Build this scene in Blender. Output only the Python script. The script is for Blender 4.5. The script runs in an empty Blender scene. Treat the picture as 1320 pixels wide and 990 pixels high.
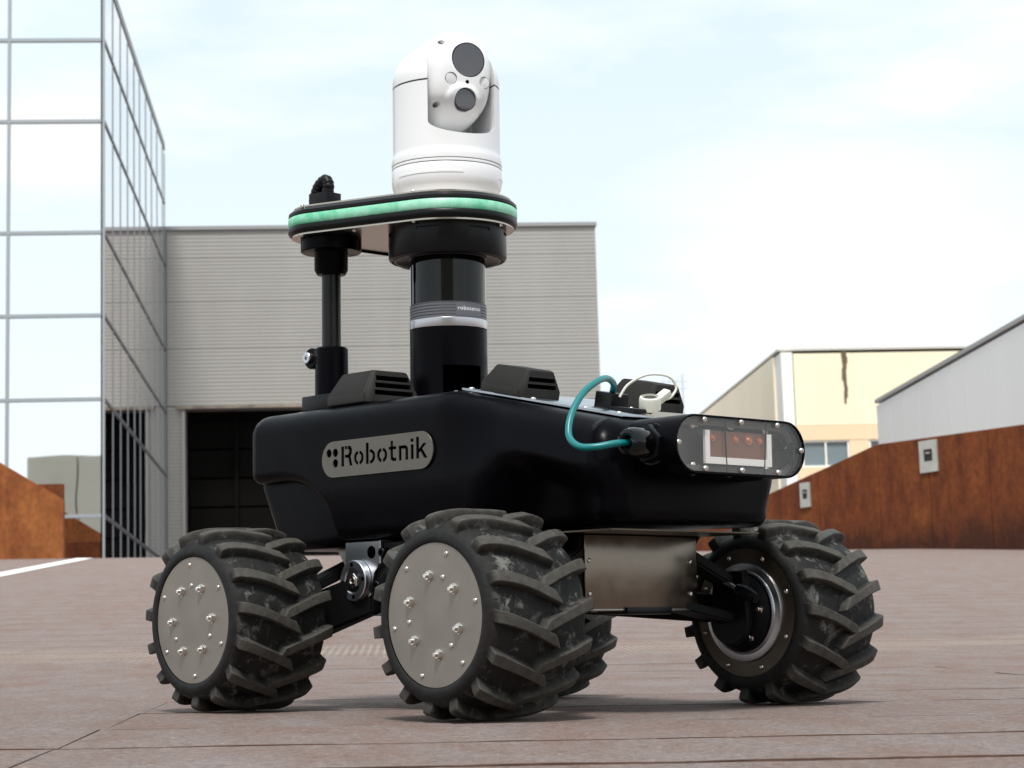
import bpy, bmesh, math, random
import numpy as np
from mathutils import Vector, Matrix, noise
random.seed(7)
C = bpy.context.scene
COL = C.collection
R = math.radians
PI = math.pi

# ------------------------------------------------------------------ camera
cam_d = bpy.data.cameras.new("camera"); cam = bpy.data.objects.new("camera", cam_d); COL.objects.link(cam)
H0 = 0.12                                   # lens height above the paving below it
G = Matrix(((0.9966868229155951, 0.01691560782012226, -0.07955651600273261),
            (-0.07617258953160401, -0.14879411584115537, -0.9859300419883241),
            (-0.02851514738638049, 0.9887235070044227, -0.1470126289350964)))
cam.matrix_world = Matrix.Translation((0, 0, H0)) @ G.to_4x4()
cam_d.sensor_width = 36; cam_d.lens = 36 * 2717 / 1320
cam_d.clip_start = .05; cam_d.clip_end = 2000
cam_d.dof.use_dof = True; cam_d.dof.focus_distance = 2.85; cam_d.dof.aperture_fstop = 20
C.camera = cam

# ------------------------------------------------------------------ light
SUN_EL, SUN_AZ = R(60), R(-170)             # azimuth of the sun, measured from +Y clockwise
w = bpy.data.worlds.new("World"); C.world = w; w.use_nodes = True
nt = w.node_tree; nt.nodes.clear(); L = nt.links.new
def N(t, tree=None, **k):
    n = (tree or nt).nodes.new(t)
    for a, b in k.items(): setattr(n, a, b)
    return n
out = N("ShaderNodeOutputWorld"); bg = N("ShaderNodeBackground"); bg.inputs[1].default_value = .1
sky = N("ShaderNodeTexSky", sky_type='NISHITA'); sky.sun_disc = False
sky.sun_elevation = SUN_EL; sky.sun_rotation = SUN_AZ; sky.air_density = 1; sky.dust_density = 3
tc = N("ShaderNodeTexCoord")
mp = N("ShaderNodeMapping"); mp.inputs['Scale'].default_value = (2.6, 2.6, 9); L(tc.outputs['Generated'], mp.inputs[0])
no = N("ShaderNodeTexNoise"); no.inputs['Scale'].default_value = 1.6; no.inputs['Detail'].default_value = 7; no.inputs['Roughness'].default_value = .55
L(mp.outputs[0], no.inputs['Vector'])
# a tall pale cumulus low on the right of the view, ragged by the same noise
dv = N("ShaderNodeVectorMath", operation='DISTANCE'); L(tc.outputs['Generated'], dv.inputs[0])
dv.inputs[1].default_value = Vector((.235, .955, .165)).normalized()
a1 = N("ShaderNodeMath", operation='MULTIPLY_ADD'); a1.inputs[1].default_value = .16; L(no.outputs[0], a1.inputs[0]); L(dv.outputs['Value'], a1.inputs[2])
r1 = N("ShaderNodeMapRange"); r1.inputs[1].default_value = .205; r1.inputs[2].default_value = .13; r1.inputs[3].default_value = 0; r1.inputs[4].default_value = .88; L(a1.outputs[0], r1.inputs[0])
r2 = N("ShaderNodeMapRange"); r2.inputs[1].default_value = .47; r2.inputs[2].default_value = .68; r2.inputs[3].default_value = .0; r2.inputs[4].default_value = .9; L(no.outputs[0], r2.inputs[0])
mx = N("ShaderNodeMath", operation='MAXIMUM'); L(r1.outputs[0], mx.inputs[0]); L(r2.outputs[0], mx.inputs[1])
# thin veil over the blue, thicker to the horizon
sp = N("ShaderNodeSeparateXYZ"); L(tc.outputs['Generated'], sp.inputs[0])
veil = N("ShaderNodeMix", data_type='RGBA'); veil.inputs[0].default_value = .88
sk2 = N("ShaderNodeVectorMath", operation='SCALE'); sk2.inputs['Scale'].default_value = 1.3; L(sky.outputs[0], sk2.inputs[0])
L(sk2.outputs[0], veil.inputs[6]); veil.inputs[7].default_value = (7.3, 8.5, 9.0, 1)
hz = N("ShaderNodeMapRange"); hz.inputs[1].default_value = .0; hz.inputs[2].default_value = .30; hz.inputs[3].default_value = .65; hz.inputs[4].default_value = 0; L(sp.outputs[2], hz.inputs[0])
mx2 = N("ShaderNodeMath", operation='MAXIMUM'); L(mx.outputs[0], mx2.inputs[0]); L(hz.outputs[0], mx2.inputs[1])
mc = N("ShaderNodeMix", data_type='RGBA'); L(mx2.outputs[0], mc.inputs[0]); L(veil.outputs[2], mc.inputs[6]); mc.inputs[7].default_value = (9.3, 9.4, 9.5, 1)
L(mc.outputs[2], bg.inputs[0]); L(bg.outputs[0], out.inputs[0])

sd = bpy.data.lights.new("sun", 'SUN'); sun = bpy.data.objects.new("sun", sd); COL.objects.link(sun)
sd.energy = 2.9; sd.angle = R(10); sd.color = (1, .975, .94)
sdir = Vector((math.sin(SUN_AZ) * math.cos(SUN_EL), math.cos(SUN_AZ) * math.cos(SUN_EL), math.sin(SUN_EL)))
sun.rotation_euler = sdir.to_track_quat('Z', 'Y').to_euler(); sun.location = (0, -5, 12)
C.view_settings.view_transform = 'Standard'; C.view_settings.look = 'None'; C.view_settings.gamma = 1
C.view_settings.exposure = .27; C.view_settings.use_curve_mapping = False
C.cycles.max_bounces = 8; C.cycles.transparent_max_bounces = 12

# ------------------------------------------------------------------ materials
def rgb(h):
    h = h.lstrip('#'); v = [int(h[i:i+2], 16) / 255 for i in (0, 2, 4)]
    return tuple(c / 12.92 if c < .04045 else ((c + .055) / 1.055) ** 2.4 for c in v) + (1,)
def mat(name, col, rough=.5, metal=0, spec=.5, coat=0, var=0., vscale=8, bump=0., bscale=60, rvar=0., coords='Object', scale=(1, 1, 1), dark=None):
    m = bpy.data.materials.new(name); m.use_nodes = True; t = m.node_tree; b = t.nodes['Principled BSDF']
    if len(col) == 3: col = tuple(col) + (1,)
    b.inputs['Base Color'].default_value = col; b.inputs['Roughness'].default_value = rough
    b.inputs['Metallic'].default_value = metal; b.inputs['Specular IOR Level'].default_value = spec
    b.inputs['Coat Weight'].default_value = coat; b.inputs['Coat Roughness'].default_value = .08
    tcn = N("ShaderNodeTexCoord", t); mpn = N("ShaderNodeMapping", t); mpn.inputs['Scale'].default_value = scale
    t.links.new(tcn.outputs[coords], mpn.inputs[0])
    m['map'] = mpn.name
    if var or rvar:
        n = N("ShaderNodeTexNoise", t); n.inputs['Scale'].default_value = vscale; n.inputs['Detail'].default_value = 6
        t.links.new(mpn.outputs[0], n.inputs['Vector'])
        if var:
            mxn = N("ShaderNodeMix", t, data_type='RGBA'); mr = N("ShaderNodeMapRange", t); mr.inputs[1].default_value = .3; mr.inputs[2].default_value = .7
            t.links.new(n.outputs[0], mr.inputs[0]); t.links.new(mr.outputs[0], mxn.inputs[0])
            d = dark or tuple(c * (1 - var) for c in col[:3]) + (1,)
            mxn.inputs[6].default_value = d; mxn.inputs[7].default_value = tuple(min(1, c * (1 + var * .5)) for c in col[:3]) + (1,)
            t.links.new(mxn.outputs[2], b.inputs['Base Color'])
        if rvar:
            mr = N("ShaderNodeMapRange", t); mr.inputs[1].default_value = .3; mr.inputs[2].default_value = .7
            mr.inputs[3].default_value = max(0, rough - rvar); mr.inputs[4].default_value = min(1, rough + rvar)
            t.links.new(n.outputs[0], mr.inputs[0]); t.links.new(mr.outputs[0], b.inputs['Roughness'])
    if bump:
        n = N("ShaderNodeTexNoise", t); n.inputs['Scale'].default_value = bscale; n.inputs['Detail'].default_value = 4
        t.links.new(mpn.outputs[0], n.inputs['Vector'])
        bp = N("ShaderNodeBump", t); bp.inputs['Strength'].default_value = 1; bp.inputs['Distance'].default_value = bump
        t.links.new(n.outputs[0], bp.inputs['Height']); t.links.new(bp.outputs[0], b.inputs['Normal'])
    return m
M = {}
M['hood'] = mat('satin_black_shell', (.0018, .0015, .0026), .32, spec=.058, rvar=.09, vscale=14, bump=.00012, bscale=260)
M['plastic'] = mat('black_plastic', (.0035, .0034, .0040), .34, spec=.22, bump=.00008, bscale=300)
M['matte'] = mat('matte_black', (.003, .003, .0034), .55, spec=.16)
M['gloss'] = mat('gloss_black_window', (.002, .002, .0025), .05, spec=.35)
M['vent'] = mat('dark_grey_moulded_plastic', (.018, .0165, .0145), .62, spec=.25, bump=.00025, bscale=420, var=.15, vscale=30)
M['void'] = mat('dark_cavity', (.001, .001, .001), .9, spec=0)
M['steel'] = mat('brushed_steel', (.30, .285, .26), .36, metal=1)
M['cover'] = mat('matt_steel_cover', (.29, .262, .228), .5, metal=.75, spec=.4, var=.14, vscale=22, rvar=.14, bump=.00008, bscale=500)
M['badge'] = mat('badge_metal', (.16, .145, .125), .42, metal=.8, var=.12, vscale=40, rvar=.06)
M['alu'] = mat('machined_aluminium', (.58, .59, .62), .30, metal=1)
M['bright'] = mat('bright_screw_metal', (.75, .72, .68), .2, metal=1)
M['bronze'] = mat('stained_steel_plate', (.205, .172, .140), .24, metal=1, var=.14, vscale=40, rvar=.04)
M['ringsteel'] = mat('dull_bronze_ring', (.12, .10, .078), .36, metal=.9, var=.3, vscale=20)
M['plate'] = mat('polished_plate_edge', (.50, .45, .39), .25, metal=1)
M['deck'] = mat('deck_aluminium', (.44, .46, .50), .3, metal=1, rvar=.08, vscale=20)
M['white'] = mat('white_enamel', (.82, .82, .82), .28, spec=.5, coat=.2)
M['seam'] = mat('dark_seam', (.02, .02, .02), .7)
M['lens'] = mat('grey_coated_lens', (.045, .04, .05), .08, spec=.9, coat=.6, var=.25, vscale=18)
M['led'] = mat('clear_illuminator', (.70, .70, .71), .1, spec=.8)
M['teal'] = mat('teal_cable_jacket', (.0, .165, .17), .36, spec=.5)
M['cream'] = mat('cream_rubber', (.66, .66, .58), .45)
M['carbon'] = mat('carbon_fibre', (.007, .0065, .007), .28, spec=.25)
M['white_frame'] = mat('pale_grey_frame', (.95, .95, .97), .4)
M['brown_glass'] = mat('brown_sensor_window', (.20, .085, .055), .25, spec=.4)
M['inner'] = mat('grey_inner_housing', (.075, .068, .064), .5)
M['orange_lens'] = mat('amber_sensor_eye', (.50, .15, .06), .25, spec=.8)

# green light strip: a real lamp, uneven along its length
def led_material():
    m = bpy.data.materials.new('green_light_strip'); m.use_nodes = True; t = m.node_tree; b = t.nodes['Principled BSDF']
    tcn = N("ShaderNodeTexCoord", t); n = N("ShaderNodeTexNoise", t); n.inputs['Scale'].default_value = 60; n.inputs['Detail'].default_value = 5; n.inputs['Roughness'].default_value = .7
    n2 = N("ShaderNodeTexNoise", t); n2.inputs['Scale'].default_value = 9
    t.links.new(tcn.outputs['Object'], n.inputs['Vector']); t.links.new(tcn.outputs['Object'], n2.inputs['Vector'])
    ad = N("ShaderNodeMath", t, operation='ADD'); t.links.new(n.outputs[0], ad.inputs[0]); t.links.new(n2.outputs[0], ad.inputs[1])
    cr = N("ShaderNodeValToRGB", t); cr.color_ramp.elements[0].position = .78; cr.color_ramp.elements[0].color = rgb('#4fb488')
    cr.color_ramp.elements[1].position = 1.22; cr.color_ramp.elements[1].color = rgb('#a8dcc4')
    hv = N("ShaderNodeMath", t, operation='MULTIPLY'); hv.inputs[1].default_value = .5
    cr.color_ramp.elements[0].position = .36; cr.color_ramp.elements[1].position = .64
    t.links.new(ad.outputs[0], hv.inputs[0]); t.links.new(hv.outputs[0], cr.inputs[0])
    t.links.new(cr.outputs[0], b.inputs['Base Color']); t.links.new(cr.outputs[0], b.inputs['Emission Color'])
    b.inputs['Emission Strength'].default_value = .07; b.inputs['Roughness'].default_value = .35
    return m
M['ledstrip'] = led_material()

def clear_cover():
    m = bpy.data.materials.new('smoked_clear_cover'); m.use_nodes = True; t = m.node_tree; t.nodes.clear()
    o = N("ShaderNodeOutputMaterial", t); mixs = N("ShaderNodeMixShader", t); tr = N("ShaderNodeBsdfTransparent", t); gl = N("ShaderNodeBsdfGlossy", t)
    tr.inputs[0].default_value = (.97, .96, .94, 1); gl.inputs['Roughness'].default_value = .015; gl.inputs[0].default_value = (.95, .93, .92, 1)
    fr = N('ShaderNodeLayerWeight', t); fr.inputs[0].default_value = .5; pw_ = N('ShaderNodeMath', t, operation='POWER'); pw_.inputs[1].default_value = 4.0; t.links.new(fr.outputs['Facing'], pw_.inputs[0])
    ml = N("ShaderNodeMath", t, operation='MULTIPLY_ADD'); ml.inputs[1].default_value = .9; ml.inputs[2].default_value = .035
    t.links.new(pw_.outputs[0], ml.inputs[0]); t.links.new(ml.outputs[0], mixs.inputs[0])
    t.links.new(tr.outputs[0], mixs.inputs[1]); t.links.new(gl.outputs[0], mixs.inputs[2]); t.links.new(mixs.outputs[0], o.inputs[0])
    return m
M['clear'] = clear_cover()

def tyre_material():
    m = bpy.data.materials.new('worn_dusty_rubber'); m.use_nodes = True; t = m.node_tree; b = t.nodes['Principled BSDF']
    tcn = N("ShaderNodeTexCoord", t); at = N("ShaderNodeAttribute", t); at.attribute_name = 'lug'
    oi = N("ShaderNodeObjectInfo", t)
    vo = N("ShaderNodeVectorMath", t, operation='ADD'); t.links.new(tcn.outputs['Object'], vo.inputs[0]); 
    sc_ = N("ShaderNodeVectorMath", t, operation='SCALE'); sc_.inputs['Scale'].default_value = 3
    cm = N("ShaderNodeCombineXYZ", t); t.links.new(oi.outputs['Random'], cm.inputs[0]); t.links.new(oi.outputs['Random'], cm.inputs[2])
    t.links.new(cm.outputs[0], sc_.inputs[0]); t.links.new(sc_.outputs[0], vo.inputs[1])
    n1 = N("ShaderNodeTexNoise", t); n1.inputs['Scale'].default_value = 42; n1.inputs['Detail'].default_value = 9; n1.inputs['Roughness'].default_value = .72; n1.inputs['Distortion'].default_value = .4
    n2 = N("ShaderNodeTexNoise", t); n2.inputs['Scale'].default_value = 90; n2.inputs['Detail'].default_value = 5
    t.links.new(vo.outputs[0], n1.inputs['Vector']); t.links.new(vo.outputs[0], n2.inputs['Vector'])
    # rubber: grey-black in the valleys, browner and scuffed on lug tops
    c1 = N("ShaderNodeMix", t, data_type='RGBA'); c1.inputs[6].default_value = (.012, .0115, .011, 1); c1.inputs[7].default_value = (.060, .055, .047, 1)
    t.links.new(at.outputs['Fac'], c1.inputs[0])
    # scuffs of pale dust in the valleys
    r = N("ShaderNodeMapRange", t); r.inputs[1].default_value = .53; r.inputs[2].default_value = .63; t.links.new(n1.outputs[0], r.inputs[0])
    inv = N("ShaderNodeMath", t, operation='MULTIPLY_ADD'); inv.inputs[1].default_value = -.75; inv.inputs[2].default_value = .85; t.links.new(at.outputs['Fac'], inv.inputs[0])
    at2 = N("ShaderNodeAttribute", t); at2.attribute_name = 'dust'
    mm = N("ShaderNodeMath", t, operation='MULTIPLY'); t.links.new(r.outputs[0], mm.inputs[0]); t.links.new(inv.outputs[0], mm.inputs[1])
    mm2 = N("ShaderNodeMath", t, operation='MULTIPLY'); t.links.new(mm.outputs[0], mm2.inputs[0]); t.links.new(at2.outputs['Fac'], mm2.inputs[1])
    c2 = N("ShaderNodeMix", t, data_type='RGBA'); t.links.new(mm2.outputs[0], c2.inputs[0]); t.links.new(c1.outputs[2], c2.inputs[6]); c2.inputs[7].default_value = (.20, .195, .18, 1)
    # fine mottling
    c3 = N("ShaderNodeMix", t, data_type='RGBA', blend_type='MULTIPLY'); c3.inputs[0].default_value = .55
    r3 = N("ShaderNodeMapRange", t); r3.inputs[1].default_value = .3; r3.inputs[2].default_value = .7; r3.inputs[3].default_value = .45; r3.inputs[4].default_value = 1.35; t.links.new(n2.outputs[0], r3.inputs[0])
    t.links.new(c2.outputs[2], c3.inputs[6]); t.links.new(r3.outputs[0], c3.inputs[7]); t.links.new(c3.outputs[2], b.inputs['Base Color'])
    b.inputs['Roughness'].default_value = .66; b.inputs['Specular IOR Level'].default_value = .26
    bp = N("ShaderNodeBump", t); bp.inputs['Distance'].default_value = .0009; t.links.new(n2.outputs[0], bp.inputs['Height'])
    bp2 = N("ShaderNodeBump", t); bp2.inputs['Distance'].default_value = .0016; t.links.new(n1.outputs[0], bp2.inputs['Height']); t.links.new(bp.outputs[0], bp2.inputs['Normal'])
    t.links.new(bp2.outputs[0], b.inputs['Normal'])
    return m
M['tyre'] = tyre_material()

def paving_material(name, base=(.235, .172, .152), brown=(.215, .143, .114)):
    m = bpy.data.materials.new(name); m.use_nodes = True; t = m.node_tree; b = t.nodes['Principled BSDF']
    g_ = N("ShaderNodeNewGeometry", t)
    def nz(s, d, sc=(1, 1, 1), ro=.6, dist=0):
        mpn = N("ShaderNodeMapping", t); mpn.inputs['Scale'].default_value = sc; t.links.new(g_.outputs['Position'], mpn.inputs[0])
        n = N("ShaderNodeTexNoise", t); n.inputs['Scale'].default_value = s; n.inputs['Detail'].default_value = d; n.inputs['Roughness'].default_value = ro; n.inputs['Distortion'].default_value = dist
        t.links.new(mpn.outputs[0], n.inputs['Vector']); return n
    def mr(n, a, c, lo=0, hi=1):
        r = N("ShaderNodeMapRange", t); r.inputs[1].default_value = a; r.inputs[2].default_value = c; r.inputs[3].default_value = lo; r.inputs[4].default_value = hi
        t.links.new(n.outputs[0], r.inputs[0]); return r
    def mixc(f, a, c, blend='MIX'):
        x = N("ShaderNodeMix", t, data_type='RGBA', blend_type=blend)
        t.links.new(f.outputs[0], x.inputs[0]) if not isinstance(f, float) else setattr(x.inputs[0], 'default_value', f)
        for i, v in ((6, a), (7, c)):
            if isinstance(v, tuple): x.inputs[i].default_value = v + (1,)
            else: t.links.new(v, x.inputs[i])
        return x
    big = nz(1.1, 5, (1, .55, 1)); mid = nz(9, 8, (1, .40, 1), .66, .5); fine = nz(420, 3, ro=.7); grit = nz(110, 5, (1, .6, 1), ro=.8)
    c = mixc(mr(big, .3, .7), base, brown)
    c = mixc(mr(mid, .38, .64, 0, .85), c.outputs[2], (.255, .212, .200))
    c = mixc(1., c.outputs[2], mr(grit, .32, .68, .62, 1.36).outputs[0], 'MULTIPLY')
    c = mixc(1., c.outputs[2], mr(fine, .25, .75, .58, 1.42).outputs[0], 'MULTIPLY')
    # sparse pale mineral specks
    v = N("ShaderNodeTexVoronoi", t); v.inputs['Scale'].default_value = 26; t.links.new(g_.outputs['Position'], v.inputs['Vector'])
    rr = N("ShaderNodeMapRange", t); rr.inputs[1].default_value = .075; rr.inputs[2].default_value = .045; t.links.new(v.outputs['Distance'], rr.inputs[0])
    c = mixc(rr, c.outputs[2], (.55, .50, .45))
    # worn pale scrape marks: slanting dashes some way behind the vehicle
    mpn = N("ShaderNodeMapping", t); mpn.inputs['Rotation'].default_value = (0, 0, R(1.5)); t.links.new(g_.outputs['Position'], mpn.inputs[0])
    wv = N("ShaderNodeTexWave", t); wv.inputs['Scale'].default_value = 12.5; wv.inputs['Distortion'].default_value = 1.0; wv.inputs['Detail'].default_value = 2; t.links.new(mpn.outputs[0], wv.inputs['Vector'])
    sy = N("ShaderNodeSeparateXYZ", t); t.links.new(g_.outputs['Position'], sy.inputs[0])
    band = nz(1.1, 4, (1, .5, 1))
    ba = N("ShaderNodeMath", t, operation='MULTIPLY_ADD'); ba.inputs[1].default_value = 2.2; t.links.new(band.outputs[0], ba.inputs[0]); t.links.new(sy.outputs[1], ba.inputs[2])
    d1 = N("ShaderNodeMath", t, operation='SUBTRACT'); t.links.new(ba.outputs[0], d1.inputs[0]); d1.inputs[1].default_value = 8.0
    d2 = N("ShaderNodeMath", t, operation='ABSOLUTE'); t.links.new(d1.outputs[0], d2.inputs[0])
    bm_ = N("ShaderNodeMapRange", t); bm_.inputs[1].default_value = .5; bm_.inputs[2].default_value = .25; t.links.new(d2.outputs[0], bm_.inputs[0])
    wm = mr(wv, .55, .9)
    mu = N("ShaderNodeMath", t, operation='MULTIPLY'); t.links.new(bm_.outputs[0], mu.inputs[0]); t.links.new(wm.outputs[0], mu.inputs[1])
    mu2 = N("ShaderNodeMath", t, operation='MULTIPLY'); mu2.inputs[1].default_value = .6; t.links.new(mu.outputs[0], mu2.inputs[0])
    c = mixc(mu2, c.outputs[2], (.40, .33, .25))
    # far rows of joints, too small there to build
    wj = nz(1.6, 4, (1, .3, 1)); ja = N("ShaderNodeMath", t, operation='MULTIPLY_ADD'); ja.inputs[1].default_value = .12; t.links.new(wj.outputs[0], ja.inputs[0]); t.links.new(sy.outputs[1], ja.inputs[2])
    jf = N("ShaderNodeMath", t, operation='PINGPONG'); jf.inputs[1].default_value = .24; t.links.new(ja.outputs[0], jf.inputs[0])
    jm = N("ShaderNodeMapRange", t); jm.inputs[1].default_value = .03; jm.inputs[2].default_value = .012; jm.inputs[4].default_value = .55; t.links.new(jf.outputs[0], jm.inputs[0])
    jn = N("ShaderNodeMapRange", t); jn.inputs[1].default_value = 6.5; jn.inputs[2].default_value = 6.7; t.links.new(sy.outputs[1], jn.inputs[0])
    jx = N("ShaderNodeMath", t, operation='MULTIPLY'); t.links.new(jm.outputs[0], jx.inputs[0]); t.links.new(jn.outputs[0], jx.inputs[1])
    c = mixc(jx, c.outputs[2], (.13, .085, .065))
    t.links.new(c.outputs[2], b.inputs['Base Color'])
    b.inputs['Roughness'].default_value = .85; b.inputs['Specular IOR Level'].default_value = .25
    b1 = N("ShaderNodeBump", t); b1.inputs['Distance'].default_value = .0012; t.links.new(fine.outputs[0], b1.inputs['Height'])
    b2 = N("ShaderNodeBump", t); b2.inputs['Distance'].default_value = .006; t.links.new(grit.outputs[0], b2.inputs['Height']); t.links.new(b1.outputs[0], b2.inputs['Normal'])
    b3 = N("ShaderNodeBump", t); b3.inputs['Distance'].default_value = .01; t.links.new(mid.outputs[0], b3.inputs['Height']); t.links.new(b2.outputs[0], b3.inputs['Normal'])
    t.links.new(b3.outputs[0], b.inputs['Normal'])
    return m
M['paving'] = paving_material('rosy_grey_paving')
M['joint'] = mat('sandy_joint_fill', (.085, .048, .034), .95, spec=.1, var=.4, vscale=30, bump=.002, bscale=90)

def corten_material(name, base, dark, hi, zlo):
    m = bpy.data.materials.new(name); m.use_nodes = True; t = m.node_tree; b = t.nodes['Principled BSDF']
    g_ = N("ShaderNodeNewGeometry", t)
    def nz(s, d, sc, ro=.6):
        mpn = N("ShaderNodeMapping", t); mpn.inputs['Scale'].default_value = sc; t.links.new(g_.outputs['Position'], mpn.inputs[0])
        n = N("ShaderNodeTexNoise", t); n.inputs['Scale'].default_value = s; n.inputs['Detail'].default_value = d; n.inputs['Roughness'].default_value = ro
        t.links.new(mpn.outputs[0], n.inputs['Vector']); return n
    streak = nz(3.2, 6, (1.6, 1.6, .42)); blot = nz(1.6, 6, (1, 1, .8)); fine = nz(16, 8, (1, 1, .8), .7)
    r1 = N("ShaderNodeMapRange", t); r1.inputs[1].default_value = .36; r1.inputs[2].default_value = .66; t.links.new(streak.outputs[0], r1.inputs[0])
    x1 = N("ShaderNodeMix", t, data_type='RGBA'); t.links.new(r1.outputs[0], x1.inputs[0]); x1.inputs[6].default_value = dark + (1,); x1.inputs[7].default_value = base + (1,)
    r2 = N("ShaderNodeMapRange", t); r2.inputs[1].default_value = .5; r2.inputs[2].default_value = .75; r2.inputs[4].default_value = .7; t.links.new(blot.outputs[0], r2.inputs[0])
    x2 = N("ShaderNodeMix", t, data_type='RGBA'); t.links.new(r2.outputs[0], x2.inputs[0]); t.links.new(x1.outputs[2], x2.inputs[6]); x2.inputs[7].default_value = hi + (1,)
    # damp dark stains rising from the foot, ragged
    sp_ = N("ShaderNodeSeparateXYZ", t); t.links.new(g_.outputs['Position'], sp_.inputs[0])
    ad = N("ShaderNodeMath", t, operation='MULTIPLY_ADD'); ad.inputs[1].default_value = -1.5; t.links.new(streak.outputs[0], ad.inputs[0]); t.links.new(sp_.outputs[2], ad.inputs[2])
    r3 = N("ShaderNodeMapRange", t); r3.inputs[1].default_value = zlo + .02; r3.inputs[2].default_value = zlo - .35; r3.inputs[4].default_value = .8; t.links.new(ad.outputs[0], r3.inputs[0])
    x3 = N("ShaderNodeMix", t, data_type='RGBA'); t.links.new(r3.outputs[0], x3.inputs[0]); t.links.new(x2.outputs[2], x3.inputs[6]); x3.inputs[7].default_value = (.028, .010, .006, 1)
    x4 = N("ShaderNodeMix", t, data_type='RGBA', blend_type='MULTIPLY'); x4.inputs[0].default_value = .9
    r4 = N("ShaderNodeMapRange", t); r4.inputs[1].default_value = .3; r4.inputs[2].default_value = .7; r4.inputs[3].default_value = .6; r4.inputs[4].default_value = 1.3; t.links.new(fine.outputs[0], r4.inputs[0])
    t.links.new(x3.outputs[2], x4.inputs[6]); t.links.new(r4.outputs[0], x4.inputs[7]); t.links.new(x4.outputs[2], b.inputs['Base Color'])
    b.inputs['Roughness'].default_value = .75; b.inputs['Specular IOR Level'].default_value = .25
    return m
M['corten'] = corten_material('weathering_steel', (.185, .050, .013), (.105, .026, .009), (.24, .075, .018), 1.45)
M['corten_l'] = corten_material('weathering_steel_orange', (.30, .098, .026), (.19, .055, .016), (.36, .135, .034), .6)
M['cladding'] = mat('grey_ribbed_cladding', (.365, .352, .330), .55, metal=.05, spec=.3, var=.08, vscale=.8, scale=(1, 1, .3))
M['trim'] = mat('grey_trim', (.30, .30, .30), .5)
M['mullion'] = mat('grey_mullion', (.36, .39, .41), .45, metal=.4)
M['mullion_d'] = mat('dark_side_mullion', (.20, .205, .22), .45, metal=.4)  # darker grey for the horizontal bars on the side
M['cream_wall'] = mat('cream_render', (.95, .87, .64), .8, spec=.2, var=.05, vscale=.5)
M['peach_wall'] = mat('peach_render', (.90, .69, .46), .8, spec=.2, var=.05, vscale=.5)
M['flank_wall'] = mat('pale_peach_render', (.95, .84, .66), .8, spec=.2, var=.06, vscale=.3)
M['pale_pier'] = mat('white_render_pier', (.95, .93, .88), .8, spec=.2)
M['white_wall'] = mat('white_sheet_wall', (.92, .92, .91), .55, var=.03, vscale=.8, scale=(1, 1, .2))
M['coping'] = mat('grey_coping', (.42, .42, .41), .6)
M['pale_coping'] = mat('sun_bleached_coping', (.62, .60, .54), .6)
M['stain'] = mat('dark_stain', (.16, .12, .075), .9, var=.3, vscale=3)
M['paint'] = mat('white_road_paint', (.80, .79, .76), .7, var=.06, vscale=12)
M['interior'] = mat('dark_interior', (.008, .0075, .007), .8, spec=.1)
M['door_metal'] = mat('dark_roller_door', (.005, .0045, .004), .7, spec=.05)
M['rust_lip'] = mat('rusty_lintel', (.30, .25, .20), .7, var=.5, vscale=3, scale=(1, 1, 1))
M['beige'] = mat('beige_precast', (.50, .49, .41), .8, var=.1, vscale=.4)
M['bluegrey'] = mat('blue_grey_window', (.20, .245, .26), .45, spec=.3)
M['mast'] = mat('pale_galvanised', (.62, .67, .72), .5, metal=.3)

def mirror_glass():
    m = bpy.data.materials.new('reflective_curtain_glass'); m.use_nodes = True; t = m.node_tree; b = t.nodes['Principled BSDF']
    b.inputs['Base Color'].default_value = (.98, .98, .99, 1); b.inputs['Metallic'].default_value = 1; b.inputs['Roughness'].default_value = .012
    g_ = N("ShaderNodeNewGeometry", t)
    n = N("ShaderNodeTexNoise", t); n.inputs['Scale'].default_value = .6; t.links.new(g_.outputs['Position'], n.inputs['Vector'])
    bp = N("ShaderNodeBump", t); bp.inputs['Distance'].default_value = .0013; t.links.new(n.outputs[0], bp.inputs['Height']); t.links.new(bp.outputs[0], b.inputs['Normal'])
    return m
M['mirror'] = mirror_glass()
m2 = M['mirror'].copy(); m2.name = 'reflective_side_glass'; m2.node_tree.nodes['Principled BSDF'].inputs['Base Color'].default_value = (.92, .885, .87, 1); M['mirror_side'] = m2

# ------------------------------------------------------------------ mesh helpers
def tag(o, label=None, cat=None, group=None, kind=None):
    if label: o['label'] = label
    if cat: o['category'] = cat
    if group: o['group'] = group
    if kind: o['kind'] = kind
    return o
def empty(name, loc=(0, 0, 0), parent=None):
    o = bpy.data.objects.new(name, None); COL.objects.link(o); o.location = loc; o.empty_display_size = .05
    if parent: o.parent = parent
    return o
def link(name, me, m, parent=None, smooth=0):
    if m: me.materials.append(m if not isinstance(m, str) else M[m])
    if smooth:
        me.shade_smooth(); me.set_sharp_from_angle(angle=R(smooth))
    o = bpy.data.objects.new(name, me); COL.objects.link(o)
    if parent: o.parent = parent
    return o
def obj(name, bm, m, parent=None, smooth=0):
    me = bpy.data.meshes.new(name); bmesh.ops.recalc_face_normals(bm, faces=bm.faces); bm.to_mesh(me); bm.free()
    return link(name, me, m, parent, smooth)
def inst(src, name, parent, mw=None):
    o = bpy.data.objects.new(name, src.data); COL.objects.link(o); o.parent = parent
    if mw is not None: o.matrix_local = mw
    return o
def add_box(bm, c, s, bev=0, rot=None, seg=2):
    b2 = bmesh.new(); bmesh.ops.create_cube(b2, size=1); bmesh.ops.scale(b2, vec=s, verts=b2.verts)
    if bev: bmesh.ops.bevel(b2, geom=b2.edges[:] + b2.verts[:], offset=bev, segments=seg, affect='EDGES', profile=.6)
    mt = Matrix.Translation(c) @ (rot.to_4x4() if rot else Matrix.Identity(4))
    bmesh.ops.transform(b2, matrix=mt, verts=b2.verts); merge(bm, b2)
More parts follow.
